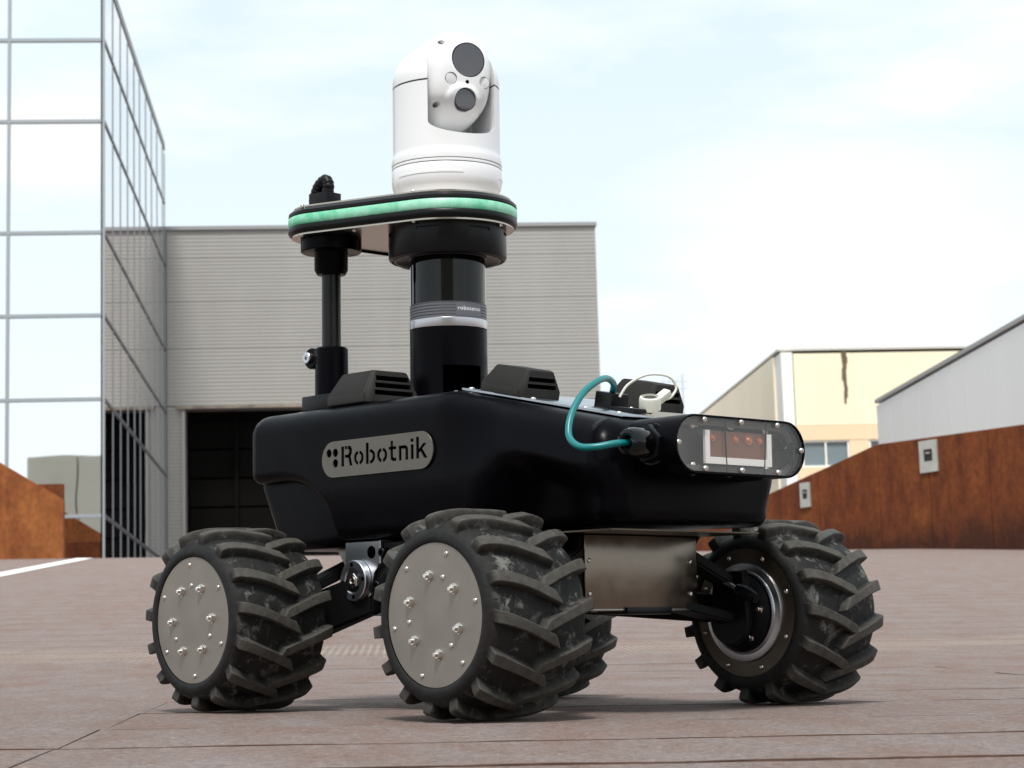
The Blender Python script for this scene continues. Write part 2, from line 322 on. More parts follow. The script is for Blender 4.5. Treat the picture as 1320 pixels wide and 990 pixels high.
def merge(bm, b2):
    me = bpy.data.meshes.new('t'); b2.to_mesh(me); b2.free(); bm.from_mesh(me); bpy.data.meshes.remove(me)
def lathe(prof, seg=64, axis='Z', c=(0, 0, 0), closed=False):
    """prof: (radius, height) pairs; ends at radius 0 are closed with a fan"""
    bm = bmesh.new(); rings = []
    for r, h in prof:
        if r < 1e-6: rings.append([bm.verts.new((0, 0, h))])
        else: rings.append([bm.verts.new((r * math.cos(2 * PI * i / seg), r * math.sin(2 * PI * i / seg), h)) for i in range(seg)])
    pairs = list(zip(rings, rings[1:]))
    if closed: pairs.append((rings[-1], rings[0]))
    for a, b in pairs:
        for i in range(seg):
            j = (i + 1) % seg
            if len(a) == 1 and len(b) == 1: continue
            if len(a) == 1: bm.faces.new((a[0], b[i], b[j]))
            elif len(b) == 1: bm.faces.new((a[i], a[j], b[0]))
            else: bm.faces.new((a[i], a[j], b[j], b[i]))
    q = {'Z': Matrix.Identity(4), 'X': Matrix.Rotation(PI / 2, 4, 'Y'), 'Y': Matrix.Rotation(-PI / 2, 4, 'X')}[axis]
    bmesh.ops.transform(bm, matrix=Matrix.Translation(c) @ q, verts=bm.verts)
    return bm
def prism(pts, h0, h1, bev=0, seg=2, mt=None):
    """2-D outline extruded along local z"""
    bm = bmesh.new(); lo = [bm.verts.new((x, y, h0)) for x, y in pts]; hi = [bm.verts.new((x, y, h1)) for x, y in pts]
    n = len(pts); fb = bm.faces.new(lo[::-1]); ft = bm.faces.new(hi)
    for i in range(n): bm.faces.new((lo[i], lo[(i + 1) % n], hi[(i + 1) % n], hi[i]))
    if bev: bmesh.ops.bevel(bm, geom=[e for f in (fb, ft) for e in f.edges], offset=bev, segments=seg, affect='EDGES', profile=.6)
    if mt is not None: bmesh.ops.transform(bm, matrix=mt, verts=bm.verts)
    return bm
def tube(pts, r, seg=12, sub=6, cyclic=False):
    """smooth tube through pts"""
    P = [Vector(p) for p in pts]; S = []
    for i in range(len(P) - 1):
        p0 = P[max(0, i - 1)]; p1 = P[i]; p2 = P[i + 1]; p3 = P[min(len(P) - 1, i + 2)]
        for k in range(sub):
            t = k / sub; S.append(.5 * ((2 * p1) + (p2 - p0) * t + (2 * p0 - 5 * p1 + 4 * p2 - p3) * t * t + (3 * p1 - p0 - 3 * p2 + p3) * t ** 3))
    S.append(P[-1]); bm = bmesh.new(); rings = []; up = Vector((0, 0, 1)); prev = None
    for i, p in enumerate(S):
        d = (S[min(i + 1, len(S) - 1)] - S[max(0, i - 1)]).normalized()
        if prev is None: u = d.orthogonal().normalized()
        else: u = (prev - d * prev.dot(d)).normalized()
        prev = u; v = d.cross(u); rr = r(i / (len(S) - 1)) if callable(r) else r
        rings.append([bm.verts.new(p + (u * math.cos(2 * PI * k / seg) + v * math.sin(2 * PI * k / seg)) * rr) for k in range(seg)])
    for a, b in zip(rings, rings[1:]):
        for k in range(seg): bm.faces.new((a[k], a[(k + 1) % seg], b[(k + 1) % seg], b[k]))
    bm.faces.new(rings[0][::-1]); bm.faces.new(rings[-1]); return bm
def boolean(o, cutters):
    for c in cutters:
        md = o.modifiers.new('cut', 'BOOLEAN'); md.operation = 'DIFFERENCE'; md.object = c; md.solver = 'EXACT'
    bpy.context.view_layer.update()
    dg = bpy.context.evaluated_depsgraph_get(); me = bpy.data.meshes.new_from_object(o.evaluated_get(dg)); old = o.data
    o.modifiers.clear(); o.data = me; me.name = old.name
    for c in cutters: bpy.data.objects.remove(c)
def arc(cx, cy, r, a0, a1, n):
    return [(cx + r * math.cos(R(a0 + (a1 - a0) * i / n)), cy + r * math.sin(R(a0 + (a1 - a0) * i / n))) for i in range(n + 1)]
def ss(a, b, x):
    t = max(0., min(1., (x - a) / (b - a))); return t * t * (3 - 2 * t)

# ------------------------------------------------------------------ terrain
S_RAMP, Y_CREST = .0525, 26.
def g(x, y):
    """height of the paved ground: nearly flat by the camera, then a ramp up to a crest"""
    xc = max(-12, min(12, x)); yc = max(-3, min(Y_CREST, y))
    h = H0 - .117 - .01186 * xc + .03375 * yc
    if yc > 4:
        h += S_RAMP * (min(yc, 9) - 4) ** 2 / 10
        if yc > 9: h += S_RAMP * (yc - 9)
    return h
ys = [-400, -120, -50, -20, -8, -3] + [i * .5 for i in range(-5, 61)] + [34, 40, 50, 70, 110, 200, 400, 900]
xs = [-600, -200, -80, -30, -16, -12] + [i * 1.0 for i in range(-11, 12)] + [12, 16, 30, 80, 200, 600]
bm = bmesh.new(); grid = [[bm.verts.new((x, y, g(x, y) - (.0088 if y < 6.4 else .0))) for x in xs] for y in ys]
for a, b in zip(grid, grid[1:]):
    for i in range(len(xs) - 1): bm.faces.new((a[i], a[i + 1], b[i + 1], b[i]))
ground = obj('ground', bm, None, smooth=60); tag(ground, kind='structure')
ground.data.materials.append(M['paving']); ground.data.materials.append(M['joint'])
for p in ground.data.polygons:
    c_ = p.center; p.material_index = 1 if (-3 < c_.y < 6.5 and -7 < c_.x < 9) else 0
# slabs near the camera, one by one
rows = [.62, 1.02, 1.43, 1.84, 2.23, 2.63, 3.13, 3.6, 4.07, 4.62, 5.1, 5.62, 6.1, 6.6]
def wav(x, k): return .010 * noise.noise(Vector((x * 2.2, k * 7.3, 0))) + .006 * noise.noise(Vector((x * 11, k * 3.1, 5)))
colx = [-2.02 - 1.72 * 3, -2.02 - 1.72 * 2, -2.02 - 1.72, -2.02, -.3, 1.42, 3.14, 4.86, 6.58, 8.3]
for r_ in range(len(rows) - 1):
    y0, y1 = rows[r_], rows[r_ + 1]; tw = min(1.2, .30 * y1 + .6)
    for c_ in range(len(colx) - 1):
        x0, x1 = colx[c_], colx[c_ + 1]
        if x1 < -tw - 2.5 or x0 > tw + 2.5 + (y1 > 8) * 1.5: continue
        n = 86 if y1 < 3.7 else (34 if y1 < 5.3 else 16); gp = .0042 if y0 < 4 else .0048; gx_ = .0005; dz = random.uniform(-.0006, .0006); tl = random.uniform(-.0008, .0008)
        lo = []; hi = []
        for i in range(n + 1):
            t = i / n; x = x0 + gx_ + (x1 - x0 - 2 * gx_) * t
            xo = .012 * noise.noise(Vector((x0 * 5, y0 * 3, 1))) if i in (0, n) else 0
            lo.append((x, y0 + gp + wav(x, r_) + abs(.006 * noise.noise(Vector((x * 30, r_, 2)))))); hi.append((x, y1 - gp + wav(x, r_ + 1) - abs(.006 * noise.noise(Vector((x * 30, r_, 9))))))
        bm = bmesh.new(); e = .0028
        def wear(x, k): return .0042 * max(0, noise.noise(Vector((x * 9, k * 5.7, 3))) + .25) + .0022 * max(0, noise.noise(Vector((x * 37, k * 2.7, 8))) + .1)
        def z_(x, y): return g(x, y) + dz + tl * ((y - y0) / (y1 - y0) - .5) * 2
        A_ = [bm.verts.new((x, y, z_(x, y) - .0085)) for x, y in lo]; B_ = [bm.verts.new((x, y + e, z_(x, y) - .0002 - .25 * wear(x, r_ + .5))) for x, y in lo]
        Cc = [bm.verts.new((x, y + .02, z_(x, y))) for x, y in lo]; Dd = [bm.verts.new((x, y - .028, z_(x, y))) for x, y in hi]
        E_ = [bm.verts.new((x, y - e, z_(x, y) - .0004 - wear(x, r_ + .37))) for x, y in hi]; F_ = [bm.verts.new((x, y, z_(x, y) - .0085)) for x, y in hi]
        for P_, Q_ in ((A_, B_), (B_, Cc), (Cc, Dd), (Dd, E_), (E_, F_)):
            for i in range(n):
                f_ = bm.faces.new((P_[i], P_[i + 1], Q_[i + 1], Q_[i]))
                if P_ is A_ or Q_ is F_: f_.material_index = 1
        sl_ = obj('paving_slab', bm, 'paving', ground, smooth=40); sl_.data.materials.append(M['joint'])
# white painted line on the ramp
def ribbon(pts, wd, lift=.004):
    bm = bmesh.new(); pr = None
    for x, y in pts:
        a = bm.verts.new((x - wd / 2, y, g(x - wd / 2, y) + lift)); b = bm.verts.new((x + wd / 2, y, g(x + wd / 2, y) + lift))
        if pr: bm.faces.new((pr[0], pr[1], b, a))
        pr = (a, b)
    return bm
ln = obj('painted_line', ribbon([(-2.93 - .027 * (y - 17), y) for y in np.arange(13, 26.01, .5)], .2), 'paint'); tag(ln, kind='structure')

# ------------------------------------------------------------------ glass office block
XB, YB0, YB1 = -3.752, 33., 44.2
ZL = [H0 + z for z in (2.965, 4.79, 6.12, 7.45, 9.26, 10.6)]; ZT = H0 + 11.9; ZB = g(-4, 33) - .1
gb = empty('glass_office_building', (XB, YB0, ZB)); tag(gb, 'tall office block with mirrored glass curtain walls and thin grey mullions', 'building')
def loc(o, b): o.location = Vector(o.location) - Vector(b.location)
def part_at(name, bm, m, root, smooth=0):
    bmesh.ops.translate(bm, vec=-Vector(root.location), verts=bm.verts); return obj(name, bm, m, root, smooth)
bm = bmesh.new(); add_box(bm, (XB - 8.02, (YB0 + YB1) / 2 + .03, (ZB + ZT) / 2 - .02), (15.96, YB1 - YB0 - .08, ZT - ZB - .06)); part_at('wall', bm, 'interior', gb)
zs = [ZB] + ZL + [ZT - .16]
xsF = [XB - .02 - 1.455 * i for i in range(0, 11)]
ysS = [YB0 + .02] + [34.25, 35.42, 36.6, 37.75, 38.8, 40.0, 41.2, 42.4, 43.7, YB1]
for i in range(len(zs) - 1):
    for j in range(10):
        if j > 3: break
        bm = bmesh.new(); add_box(bm, ((xsF[j] + xsF[j + 1]) / 2, YB0, (zs[i] + zs[i + 1]) / 2), (abs(xsF[j] - xsF[j + 1]) - .03, .03, zs[i + 1] - zs[i] - .03), rot=Matrix.Rotation(R(random.uniform(-.03, .03)), 3, 'Z')); part_at('glass_pane', bm, 'mirror', gb)
    for j in range(len(ysS) - 1):
        bm = bmesh.new(); add_box(bm, (XB, (ysS[j] + ysS[j + 1]) / 2, (zs[i] + zs[i + 1]) / 2), (.03, ysS[j + 1] - ysS[j] - .03, zs[i + 1] - zs[i] - .03), rot=Matrix.Rotation(R(random.uniform(-.05, .05)), 3, 'Z')); part_at('glass_pane', bm, 'mirror_side', gb)
for i in range(0, 5):
    bm = bmesh.new(); add_box(bm, (xsF[i], YB0 - .02, (ZB + ZT - .2) / 2), (.05, .06, ZT - ZB - .2)) if i else add_box(bm, (XB + .012, YB0 - .012, (ZB + ZT) / 2), (.035, .035, ZT - ZB)); part_at('vertical_mullion', bm, 'mullion', gb)
for y in ysS[1:]:
    bm = bmesh.new(); add_box(bm, (XB + .0195, y, (ZB + ZT - .2) / 2), (.010, .05, ZT - ZB - .2)); part_at('vertical_mullion', bm, 'mullion', gb)
for z in ZL:
    bm = bmesh.new(); add_box(bm, (XB - 3., YB0 - .028, z), (5.95, .05, .055)); part_at('horizontal_mullion', bm, 'mullion', gb)
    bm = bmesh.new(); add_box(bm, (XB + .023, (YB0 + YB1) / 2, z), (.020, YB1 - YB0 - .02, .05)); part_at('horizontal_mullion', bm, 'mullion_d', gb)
bm = bmesh.new(); add_box(bm, (XB - 8, (YB0 + YB1) / 2, ZT - .06), (16.06, YB1 - YB0 + .06, .16)); part_at('roof_coping', bm, 'trim', gb)

# ------------------------------------------------------------------ grey ribbed hall
YG = 44.2; XG0, XG1 = -3.70, 5.46; ZGT = H0 + 10.05; ZGB = g(0, 44) - .1
hall = empty('ribbed_metal_hall', (0, YG, ZGB)); tag(hall, 'long grey hall clad in horizontal ribbed sheet with a dark open doorway', 'building')
def rib_panel(x0, x1, z0, z1, y=YG, pitch=.080, dep=.0065):
    bm = bmesh.new(); n = max(1, round((z1 - z0) / pitch)); p = (z1 - z0) / n; pts = []
    for i in range(n):
        z = z0 + i * p; pts += [(y, z), (y, z + p * .62), (y + dep, z + p * .70), (y + dep, z + p * .90)]
    pts.append((y, z1)); a = [bm.verts.new((x0, yy, zz)) for yy, zz in pts]; b = [bm.verts.new((x1, yy, zz)) for yy, zz in pts]
    for i in range(len(pts) - 1): bm.faces.new((a[i], b[i], b[i + 1], a[i + 1]))
    return bm
zD = H0 + 6.20; dx0, dx1 = -3.33, 3.9
for z0, z1 in ((zD + .05, H0 + 7.457), (H0 + 7.463, H0 + 8.467), (H0 + 8.473, H0 + 9.407), (H0 + 9.413, ZGT - .05)):
    for xa, xb in ((XG0, XG1),): part_at('cladding_panel', rib_panel(xa, xb, z0, z1, YG + random.uniform(0, .006)), 'cladding', hall)
for xa, xb in ((XG0, dx0), (dx1, XG1)): part_at('cladding_panel', rib_panel(xa, xb, ZGB, zD + .03), 'cladding', hall)
bm = bmesh.new(); add_box(bm, ((XG0 + XG1) / 2, YG + 10.06, (ZGB + ZGT) / 2), (XG1 - XG0 - .01, 18, ZGT - ZGB - .04)); part_at('wall', bm, 'interior', hall)
for a_, b_ in (((XG0 - .3, zD + .04), (XG1, ZGT - .06)), ((XG0 - .3, ZGB), (dx0 - .02, zD)), ((dx1 + .02, ZGB), (XG1, zD))):
    bm = bmesh.new(); add_box(bm, ((a_[0] + b_[0]) / 2, YG + .5, (a_[1] + b_[1]) / 2), (b_[0] - a_[0], .9, b_[1] - a_[1])); part_at('wall', bm, 'trim', hall)
bm = bmesh.new(); add_box(bm, ((XG0 + XG1) / 2, YG + 9, ZGT), (XG1 - XG0 + .06, 18.1, .08)); part_at('roof_coping', bm, 'trim', hall)
bm = bmesh.new(); add_box(bm, ((dx0 + dx1) / 2, YG - .03, zD), (dx1 - dx0 + .35, .12, .06)); part_at('lintel', bm, 'rust_lip', hall)
for k in range(7):
    z0 = ZGB + k * .62; bm = bmesh.new(); add_box(bm, ((dx0 + dx1) / 2, YG + .80, z0 + .31), (dx1 - dx0 - .02, .05, .58), .01); part_at('door_panel', bm, 'door_metal', hall)
for x in (-2.3, -.6, 1.3): bm = bmesh.new(); add_box(bm, (x, YG + .70, (ZGB + zD) / 2), (.07, .08, zD - ZGB - .12)); part_at('door_post', bm, 'door_metal', hall)
bm = bmesh.new(); add_box(bm, (dx0 - .03, YG - .02, (ZGB + zD) / 2 - .03), (.06, .06, zD - ZGB - .1)); part_at('door_jamb', bm, 'cladding', hall)

# ------------------------------------------------------------------ yellow warehouse
yb = empty('cream_warehouse', (12.67, 60, g(12, 60))); tag(yb, 'cream and peach rendered warehouse with a pale corner pier and wide low windows', 'building')
zb = g(12, 60) - .1; zt = H0 + 9.85; X0 = 12.67
def bpart(name, c, s, m, root, bev=0):
    bm = bmesh.new(); add_box(bm, c, s, bev); return part_at(name, bm, m, root)
bpart('wall', (X0 + 10, 75, (zb + zt) / 2 - .1), (19.9, 29.9, zt - zb - .3), 'interior', yb)
for i in range(12):                                    # rendered bays along the left flank
    bpart('wall_panel', (X0 + .0, 60.55 + 2.2 * i + 1.08, (zb + zt) / 2 - .08), (.12, 2.17, zt - zb - .16), 'flank_wall', yb)
bpart('corner_pier', (X0 + .17, 60.12, (zb + zt) / 2 - .08), (.33, .9, zt - zb - .16), 'pale_pier', yb)
zw0, zw1 = H0 + 6.34, H0 + 7.13
for i in range(4):
    xa = X0 + .42 + i * 1.75; bpart('wall_panel', (xa + .87, 60.0, (zt + H0 + 7.57) / 2 - .08), (1.746, .2, zt - H0 - 7.57 - .16), 'cream_wall', yb)
bpart('window_band', (X0 + 4.5, 60.0, H0 + 7.345), (8.2, .22, .43), 'peach_wall', yb)
bpart('wall_base', (X0 + 4.5, 60.0, (zb + zw0) / 2), (8.2, .2, zw0 - zb - .004), 'peach_wall', yb)
for xa, xb in ((13.09, 13.22), (14.62, 15.2), (16.7, 17.3)): bpart('window_pier', ((xa + xb) / 2, 60.0, (zw0 + zw1) / 2), (xb - xa, .2, zw1 - zw0 - .004), 'peach_wall', yb)
for xa, xb in ((13.22, 14.62), (15.2, 16.7)):
    f = bpart('window', ((xa + xb) / 2, 60.01, (zw0 + zw1) / 2), (xb - xa - .004, .03, zw1 - zw0 - .004), 'bluegrey', yb)
    bm = bmesh.new()
    for z in (zw0 + .03, zw1 - .03): add_box(bm, ((xa + xb) / 2, 59.96, z), (xb - xa - .01, .06, .05))
    for x in (xa + .03, xb - .03, (xa + xb) / 2): add_box(bm, (x, 59.96, (zw0 + zw1) / 2), (.05, .055, zw1 - zw0 - .02))
    bmesh.ops.translate(bm, vec=-Vector(yb.location), verts=bm.verts); obj('frame', bm, 'pale_pier', f)
bm = bmesh.new()
for k in range(9):
    z = zt - .2 - k * .17; add_box(bm, (14.58 + .02 * math.sin(k * 1.3), 59.885, z), (.15 - .009 * k + .02 * math.sin(k * 2.1), .02, .175))
part_at('rain_stain', bm, 'stain', yb)
0 and bpart('downpipe', (14.58, 59.84, (zt + 7.7) / 2), (.035, .035, zt - 7.7), 'cream_wall', yb)
bpart('roof_coping', (X0 + 10, 75, zt - .05), (20.1, 30.3, .06), 'pale_coping', yb)

# ------------------------------------------------------------------ white shed
ws = empty('white_shed', (10.344, 20, g(10, 20))); tag(ws, 'white sheet-clad shed with grey coping behind the rusty wall', 'building')
zb = g(10.3, 30) - .6; zt = H0 + 5.52
bpart('wall', (10.344 + 5.06, 30, (zb + zt) / 2 - .05), (9.96, 19.9, zt - zb - .16), 'white_wall', ws)
for i in range(20): bpart('wall_sheet', (10.344 + .02, 20.5 + i * 1.0, (zb + zt) / 2 - .05), (.06, .985, zt - zb - .12), 'white_wall', ws)
bpart('roof_coping', (10.344 + 5, 30, zt - .02), (10.06, 20.1, .07), 'coping', ws)

# ------------------------------------------------------------------ rusty steel walls
wr = empty('rusty_steel_wall', (6.82, 26.5, g(6.8, 26.5))); tag(wr, 'long rust brown steel parapet wall with two pale recessed lights, right of the vehicle', 'wall')
P0, P1, P2 = Vector((9.97, 21.0, 0)), Vector((6.82, 26.5, 0)), Vector((4.15, 31.3, 0))
def wall_pt(s):                                      # s metres from the kink, + toward the camera
    if s >= 0: d = (P0 - P1).normalized(); p = P1 + d * s; zt_ = H0 + 3.084 - .018 * s
    else: d = (P2 - P1).normalized(); p = P1 - d * s; zt_ = H0 + 3.084 + .2 * s; 
    if s < -2.29: zt_ = H0 + 3.084 - .2 * 2.29 + .05 * (s + 2.29)
    return p, zt_
cuts = [-5.3, -4.3, -3.3, -2.29, -1.15, 0, .9, 1.9, 2.9, 3.95, 5.0, 6.2]
for i in range(len(cuts) - 1):
    (pa, za), (pb, zb_) = wall_pt(cuts[i]), wall_pt(cuts[i + 1])
    if cuts[i] == -2.29: pass
    d = (pb - pa).normalized(); n_ = Vector((-d.y, d.x, 0))
    if n_.x > 0: n_ = -n_
    pa = pa + d * .006; pb = pb - d * .006; j = random.uniform(0, .008); th = .16; bm = bmesh.new()
    q = [pa + n_ * j, pb + n_ * j, pb - n_ * th, pa - n_ * th]; lo = [bm.verts.new((v.x, v.y, g(v.x, v.y) - .15)) for v in q]
    hi = [bm.verts.new((v.x, v.y, z)) for v, z in zip(q, (za, zb_, zb_, za))]
    bm.faces.new(lo[::-1]); bm.faces.new(hi)
    for k in range(4): bm.faces.new((lo[k], lo[(k + 1) % 4], hi[(k + 1) % 4], hi[k]))
    bmesh.ops.bevel(bm, geom=bm.edges[:], offset=.006, segments=1, affect='EDGES')
    part_at('steel_panel', bm, 'corten', wr)
M['fitting'] = mat('pale_galvanised_plate', (.50, .50, .46), .5, metal=.3, var=.15, vscale=6)
for s, zc, hw, hh in ((.92, H0 + 2.83, .15, .20), (-1.40, H0 + 2.565, .095, .165)):
    p, _ = wall_pt(s); d = ((P0 if s > 0 else P1) - (P1 if s > 0 else P2)).normalized(); n_ = Vector((-d.y, d.x, 0))
    if n_.x > 0: n_ = -n_
    rot = Matrix((d, -n_, Vector((0, 0, 1)))).transposed()
    f = empty('wall_light', tuple(p + n_ * .012 + Vector((0, 0, zc - .2)))); 
    tag(f, 'pale square recessed light, the larger one on the rusty wall' if s > 0 else 'small pale recessed light low on the far end of the rusty wall', 'wall light', 'recessed lights in the rusty wall')
    c = p + n_ * .012 + Vector((0, 0, zc)); bm = bmesh.new()
    for dx_, dz_, sx, sz in ((-hw * .75, 0, hw * .5, hh * 2), (hw * .75, 0, hw * .5, hh * 2), (0, hh * .72, hw, hh * .56), (0, -hh * .66, hw, hh * .68)):
        add_box(bm, c + d * dx_ + Vector((0, 0, dz_)), (sx, .03, sz), 0, rot)
    part_at('face_plate', bm, 'fitting', f)
    bm = bmesh.new(); add_box(bm, c + n_ * -.0, (hw * .98, .012, hh * .72), 0, rot); part_at('recess', bm, 'seam', f)
    bm = bmesh.new(); add_box(bm, c + n_ * .015 + Vector((0, 0, hh * .2)), (hw * .4, .02, hh * .10), .002, rot); part_at('hood_flap', bm, 'fitting', f)

wl = empty('orange_steel_wall', (-5, 26, g(-5, 26))); tag(wl, 'bright orange rusted steel parapet at the left edge, its top sloping down', 'wall')
xsL = [-7.6, -6.4, -5.3, -4.3, -3.43]
def ztL(x): return H0 + 3.017 - .621 * (x + 4.2)
for a_, b_ in zip(xsL, xsL[1:]):
    bm = bmesh.new(); th = .14; q = [(a_ + .005, 26.0), (b_ - .005, 26.0), (b_ - .005, 26.0 + th), (a_ + .005, 26.0 + th)]
    lo = [bm.verts.new((x, y, g(x, y) - .2)) for x, y in q]; hi = [bm.verts.new((x, y, ztL(x))) for x, y in q]
    bm.faces.new(lo[::-1]); bm.faces.new(hi)
    for k in range(4): bm.faces.new((lo[k], lo[(k + 1) % 4], hi[(k + 1) % 4], hi[k]))
    bmesh.ops.bevel(bm, geom=bm.edges[:], offset=.006, segments=1, affect='EDGES'); part_at('steel_panel', bm, 'corten_l', wl)
wk = bpy.data.meshes.new('x'); bpy.data.meshes.remove(wk)
wl2 = empty('dark_steel_wall', (-4.6, 28, g(-5, 28))); tag(wl2, 'darker red rusted steel wall end just behind the orange parapet', 'wall')
for a_, b_ in ((-6.6, -5.2), (-5.2, -3.70)):
    bpart('steel_panel', ((a_ + b_) / 2, 28.07, (g(-5, 28) + H0 + 2.95) / 2 - .1), (b_ - a_ - .01, .14, H0 + 2.95 - g(-5, 28) + .2), 'corten', wl2, .006)

# ------------------------------------------------------------------ aerial mast, far right
am = empty('aerial_mast', (11.4, 70, g(11, 70))); tag(am, 'thin television aerial mast standing against the sky beyond the warehouse', 'aerial')
bm = bmesh.new(); add_box(bm, (11.45, 70, 6.2 + 2.3), (.07, .07, 4.6)); part_at('mast', bm, 'mast', am)
for z, w_, n_ in ((10.55, .9, 4), (10.3, .35, 2)):
    bm = bmesh.new(); add_box(bm, (11.45 - w_ / 2 + .15, 70, z), (w_, .035, .035))
    for k in range(n_): add_box(bm, (11.45 - w_ * (k / n_), 70, z), (.02, .02, .22 + .03 * k))
    part_at('antenna', bm, 'mast', am)
bm = bmesh.new(); add_box(bm, (11.5, 70, 8.7), (.5, .03, .03)); add_box(bm, (11.72, 70, 8.72), (.2, .16, .16)); part_at('bracket', bm, 'mast', am)

# ------------------------------------------------------------------ block behind the camera, seen mirrored in the glass
bb = empty('beige_precast_block', (-4, -30, g(0, -30))); tag(bb, 'beige precast block mirrored in the lowest glass panes at left', 'building')
zb = g(0, -30) - .1
for i in range(10):
    for z0, z1 in ((zb, H0 + 11.38),):
        bpart('wall_panel', (-14.3 + 2.2 * i + 1.1, -30.5, (z0 + z1) / 2), (2.13, 1, z1 - z0 - .02), 'beige', bb)
bpart('wall', (-14.3 + 11, -33, (zb + H0 + 11.3) / 2), (21.9, 4.6, H0 + 11.3 - zb), 'trim', bb)
# ================================================================== the vehicle
RB = Matrix(((0.6151784904882386, -0.7876594537215093, -0.03388229336609146),
             (0.7882987389734679, 0.615186831271548, 0.011413183732513182),
             (0.011854238628124254, -0.033730514274251375, 0.99936066033907))).transposed()
bot = empty('mobile_robot'); bot.matrix_world = Matrix.Translation((0.22154012, 3.13809957, H0 - 0.01378529)) @ RB.to_4x4()
tag(bot, 'black four-wheeled robot with chunky tyres and a white camera on its mast', 'robot')

# ---------------------------------------------------------------- wheels
RT, WT = .135, .150                       # tyre radius over the lugs, width
def tyre_mesh(name, sd_, spin):
    NT, NV = 1152, 132; TH = np.linspace(0, 2 * PI, NT, endpoint=False)
    # carcass profile across the width
    prof = [(-.081, .0915), (-.0825, .094), (-.0830, .098), (-.0815, .104), (-.077, .110), (-.070, .1145), (-.060, .1175), (-.045, .1200), (-.025, .1218), (0, .1222)]
    prof = prof + [(-y, r) for y, r in prof[::-1][1:]]
    P = np.array(prof); d = np.r_[0, np.cumsum(np.hypot(*np.diff(P, axis=0).T))]; t = np.linspace(0, d[-1], NV)
    Yp = np.interp(t, d, P[:, 0]); Rp = np.interp(t, d, P[:, 1])
    k = np.array([1, 2, 1]) / 4
    for _ in range(2): Yp[1:-1] = np.convolve(Yp, k, 'valid'); Rp[1:-1] = np.convolve(Rp, k, 'valid')
    tY, tR = np.gradient(Yp), np.gradient(Rp); nn = np.hypot(tY, tR); nY, nR = -tR / nn, tY / nn
    T, J = np.meshgrid(TH, np.arange(NV), indexing='ij'); Yv = Yp[J]; Rv = Rp[J]; arcp = (t - t[-1] / 2)[J]
    H = np.zeros_like(Yv); pitch = 2 * PI / 15; rng = np.random.RandomState(5)
    def sm(a, b, x): q = np.clip((x - a) / (b - a), 0, 1); return q * q * (3 - 2 * q)
    for s in (-1, 1):
        q = arcp * s                                       # 0 centre .. + shoulder
        for n in range(15):
            th0 = n * pitch + (pitch * .68 if s > 0 else 0)
            slope = R(11.5) / .080; cx = np.clip(q, -.03, .11)
            cen = th0 + (cx - .080) * slope + .02 * np.sin((cx) * 30)
            dl = (T - cen + PI) % (2 * PI) - PI
            dist = np.abs(dl) * .125 * math.cos(.42)
            hw = .0065 + .0012 * sm(.03, .08, q)
            j = 1 + rng.uniform(-.05, .05)
            across = 1 - sm(hw - .0010, hw + .0014, dist)
            along = sm(-.0150, -.0115, q - dl * .10) * (1 - sm(.074, .081, q))
            H = np.maximum(H, across * along * j)
    hgt = .0142 * np.where(np.abs(arcp) > .07, 1 - .45 * np.clip((np.abs(arcp) - .07) / .03, 0, 1), 1)
    rough = np.array([[0.]])
    X = (Rv + nR[J] * H * hgt); Yy = Yv + nY[J] * H * hgt
    X = np.minimum(X, RT)
    # the loaded tyre flattens a little where it stands
    vx = X * np.cos(T + spin); vz = X * np.sin(T + spin)
    vz = np.maximum(vz, -RT + .0035)
    V = np.stack([vx, Yy * sd_, vz], -1).reshape(-1, 3)
    idx = np.arange(NT * NV).reshape(NT, NV); a = idx[:, :-1]; b = np.roll(idx, -1, 0)[:, :-1]; c = np.roll(idx, -1, 0)[:, 1:]; dd = idx[:, 1:]
    F = np.stack([a, b, c, dd] if sd_ > 0 else [a, dd, c, b], -1).reshape(-1, 4)
    me = bpy.data.meshes.new(name); me.vertices.add(len(V)); me.vertices.foreach_set('co', V.ravel())
    me.loops.add(F.size); me.loops.foreach_set('vertex_index', F.ravel()); me.polygons.add(len(F))
    me.polygons.foreach_set('loop_start', np.arange(0, F.size, 4)); me.update(calc_edges=True); me.validate()
    at = me.attributes.new('lug', 'FLOAT', 'POINT'); at.data.foreach_set('value', H.ravel().astype(np.float32))
    du = sm(.105, .121, Rv) * (.35 + .65 * sm(.02, .06, np.abs(arcp)))
    at = me.attributes.new('dust', 'FLOAT', 'POINT'); at.data.foreach_set('value', du.ravel().astype(np.float32))
    me.materials.append(M['tyre']); me.shade_smooth(); return me

def hexpts(r, a0=0): return [(r * math.cos(a0 + PI / 3 * i), r * math.sin(a0 + PI / 3 * i)) for i in range(6)]
def to_y(sd_):   # local +z -> outward (sd * y)
    return Matrix.Rotation(-PI / 2 * sd_, 4, 'X')
def screw_bm(r=.0034, h=.0022):
    bm = lathe([(0, h * .45), (r * .38, h * .45), (r * .42, h), (r * .7, h * .92), (r * .93, h * .55), (r, 0), (0, 0)], 14); return bm
def hexbolt_bm(r=.0062):
    bm = prism(hexpts(r, .2), 0, .0048, .0008, 1); merge(bm, prism([(x * 1.18, y * 1.18) for x, y in arc(0, 0, r * .95, 0, 337.5, 15)], -.0005, .0009))
    merge(bm, lathe([(0, .0088), (r * .42, .0088), (r * .48, .0082), (r * .48, .004), (0, .004)], 14)); return bm
SCREW = bpy.data.meshes.new('screw'); b_ = screw_bm(); bmesh.ops.recalc_face_normals(b_, faces=b_.faces); b_.to_mesh(SCREW); b_.free(); SCREW.materials.append(M['bright']); SCREW.shade_smooth(); SCREW.set_sharp_from_angle(angle=R(40))
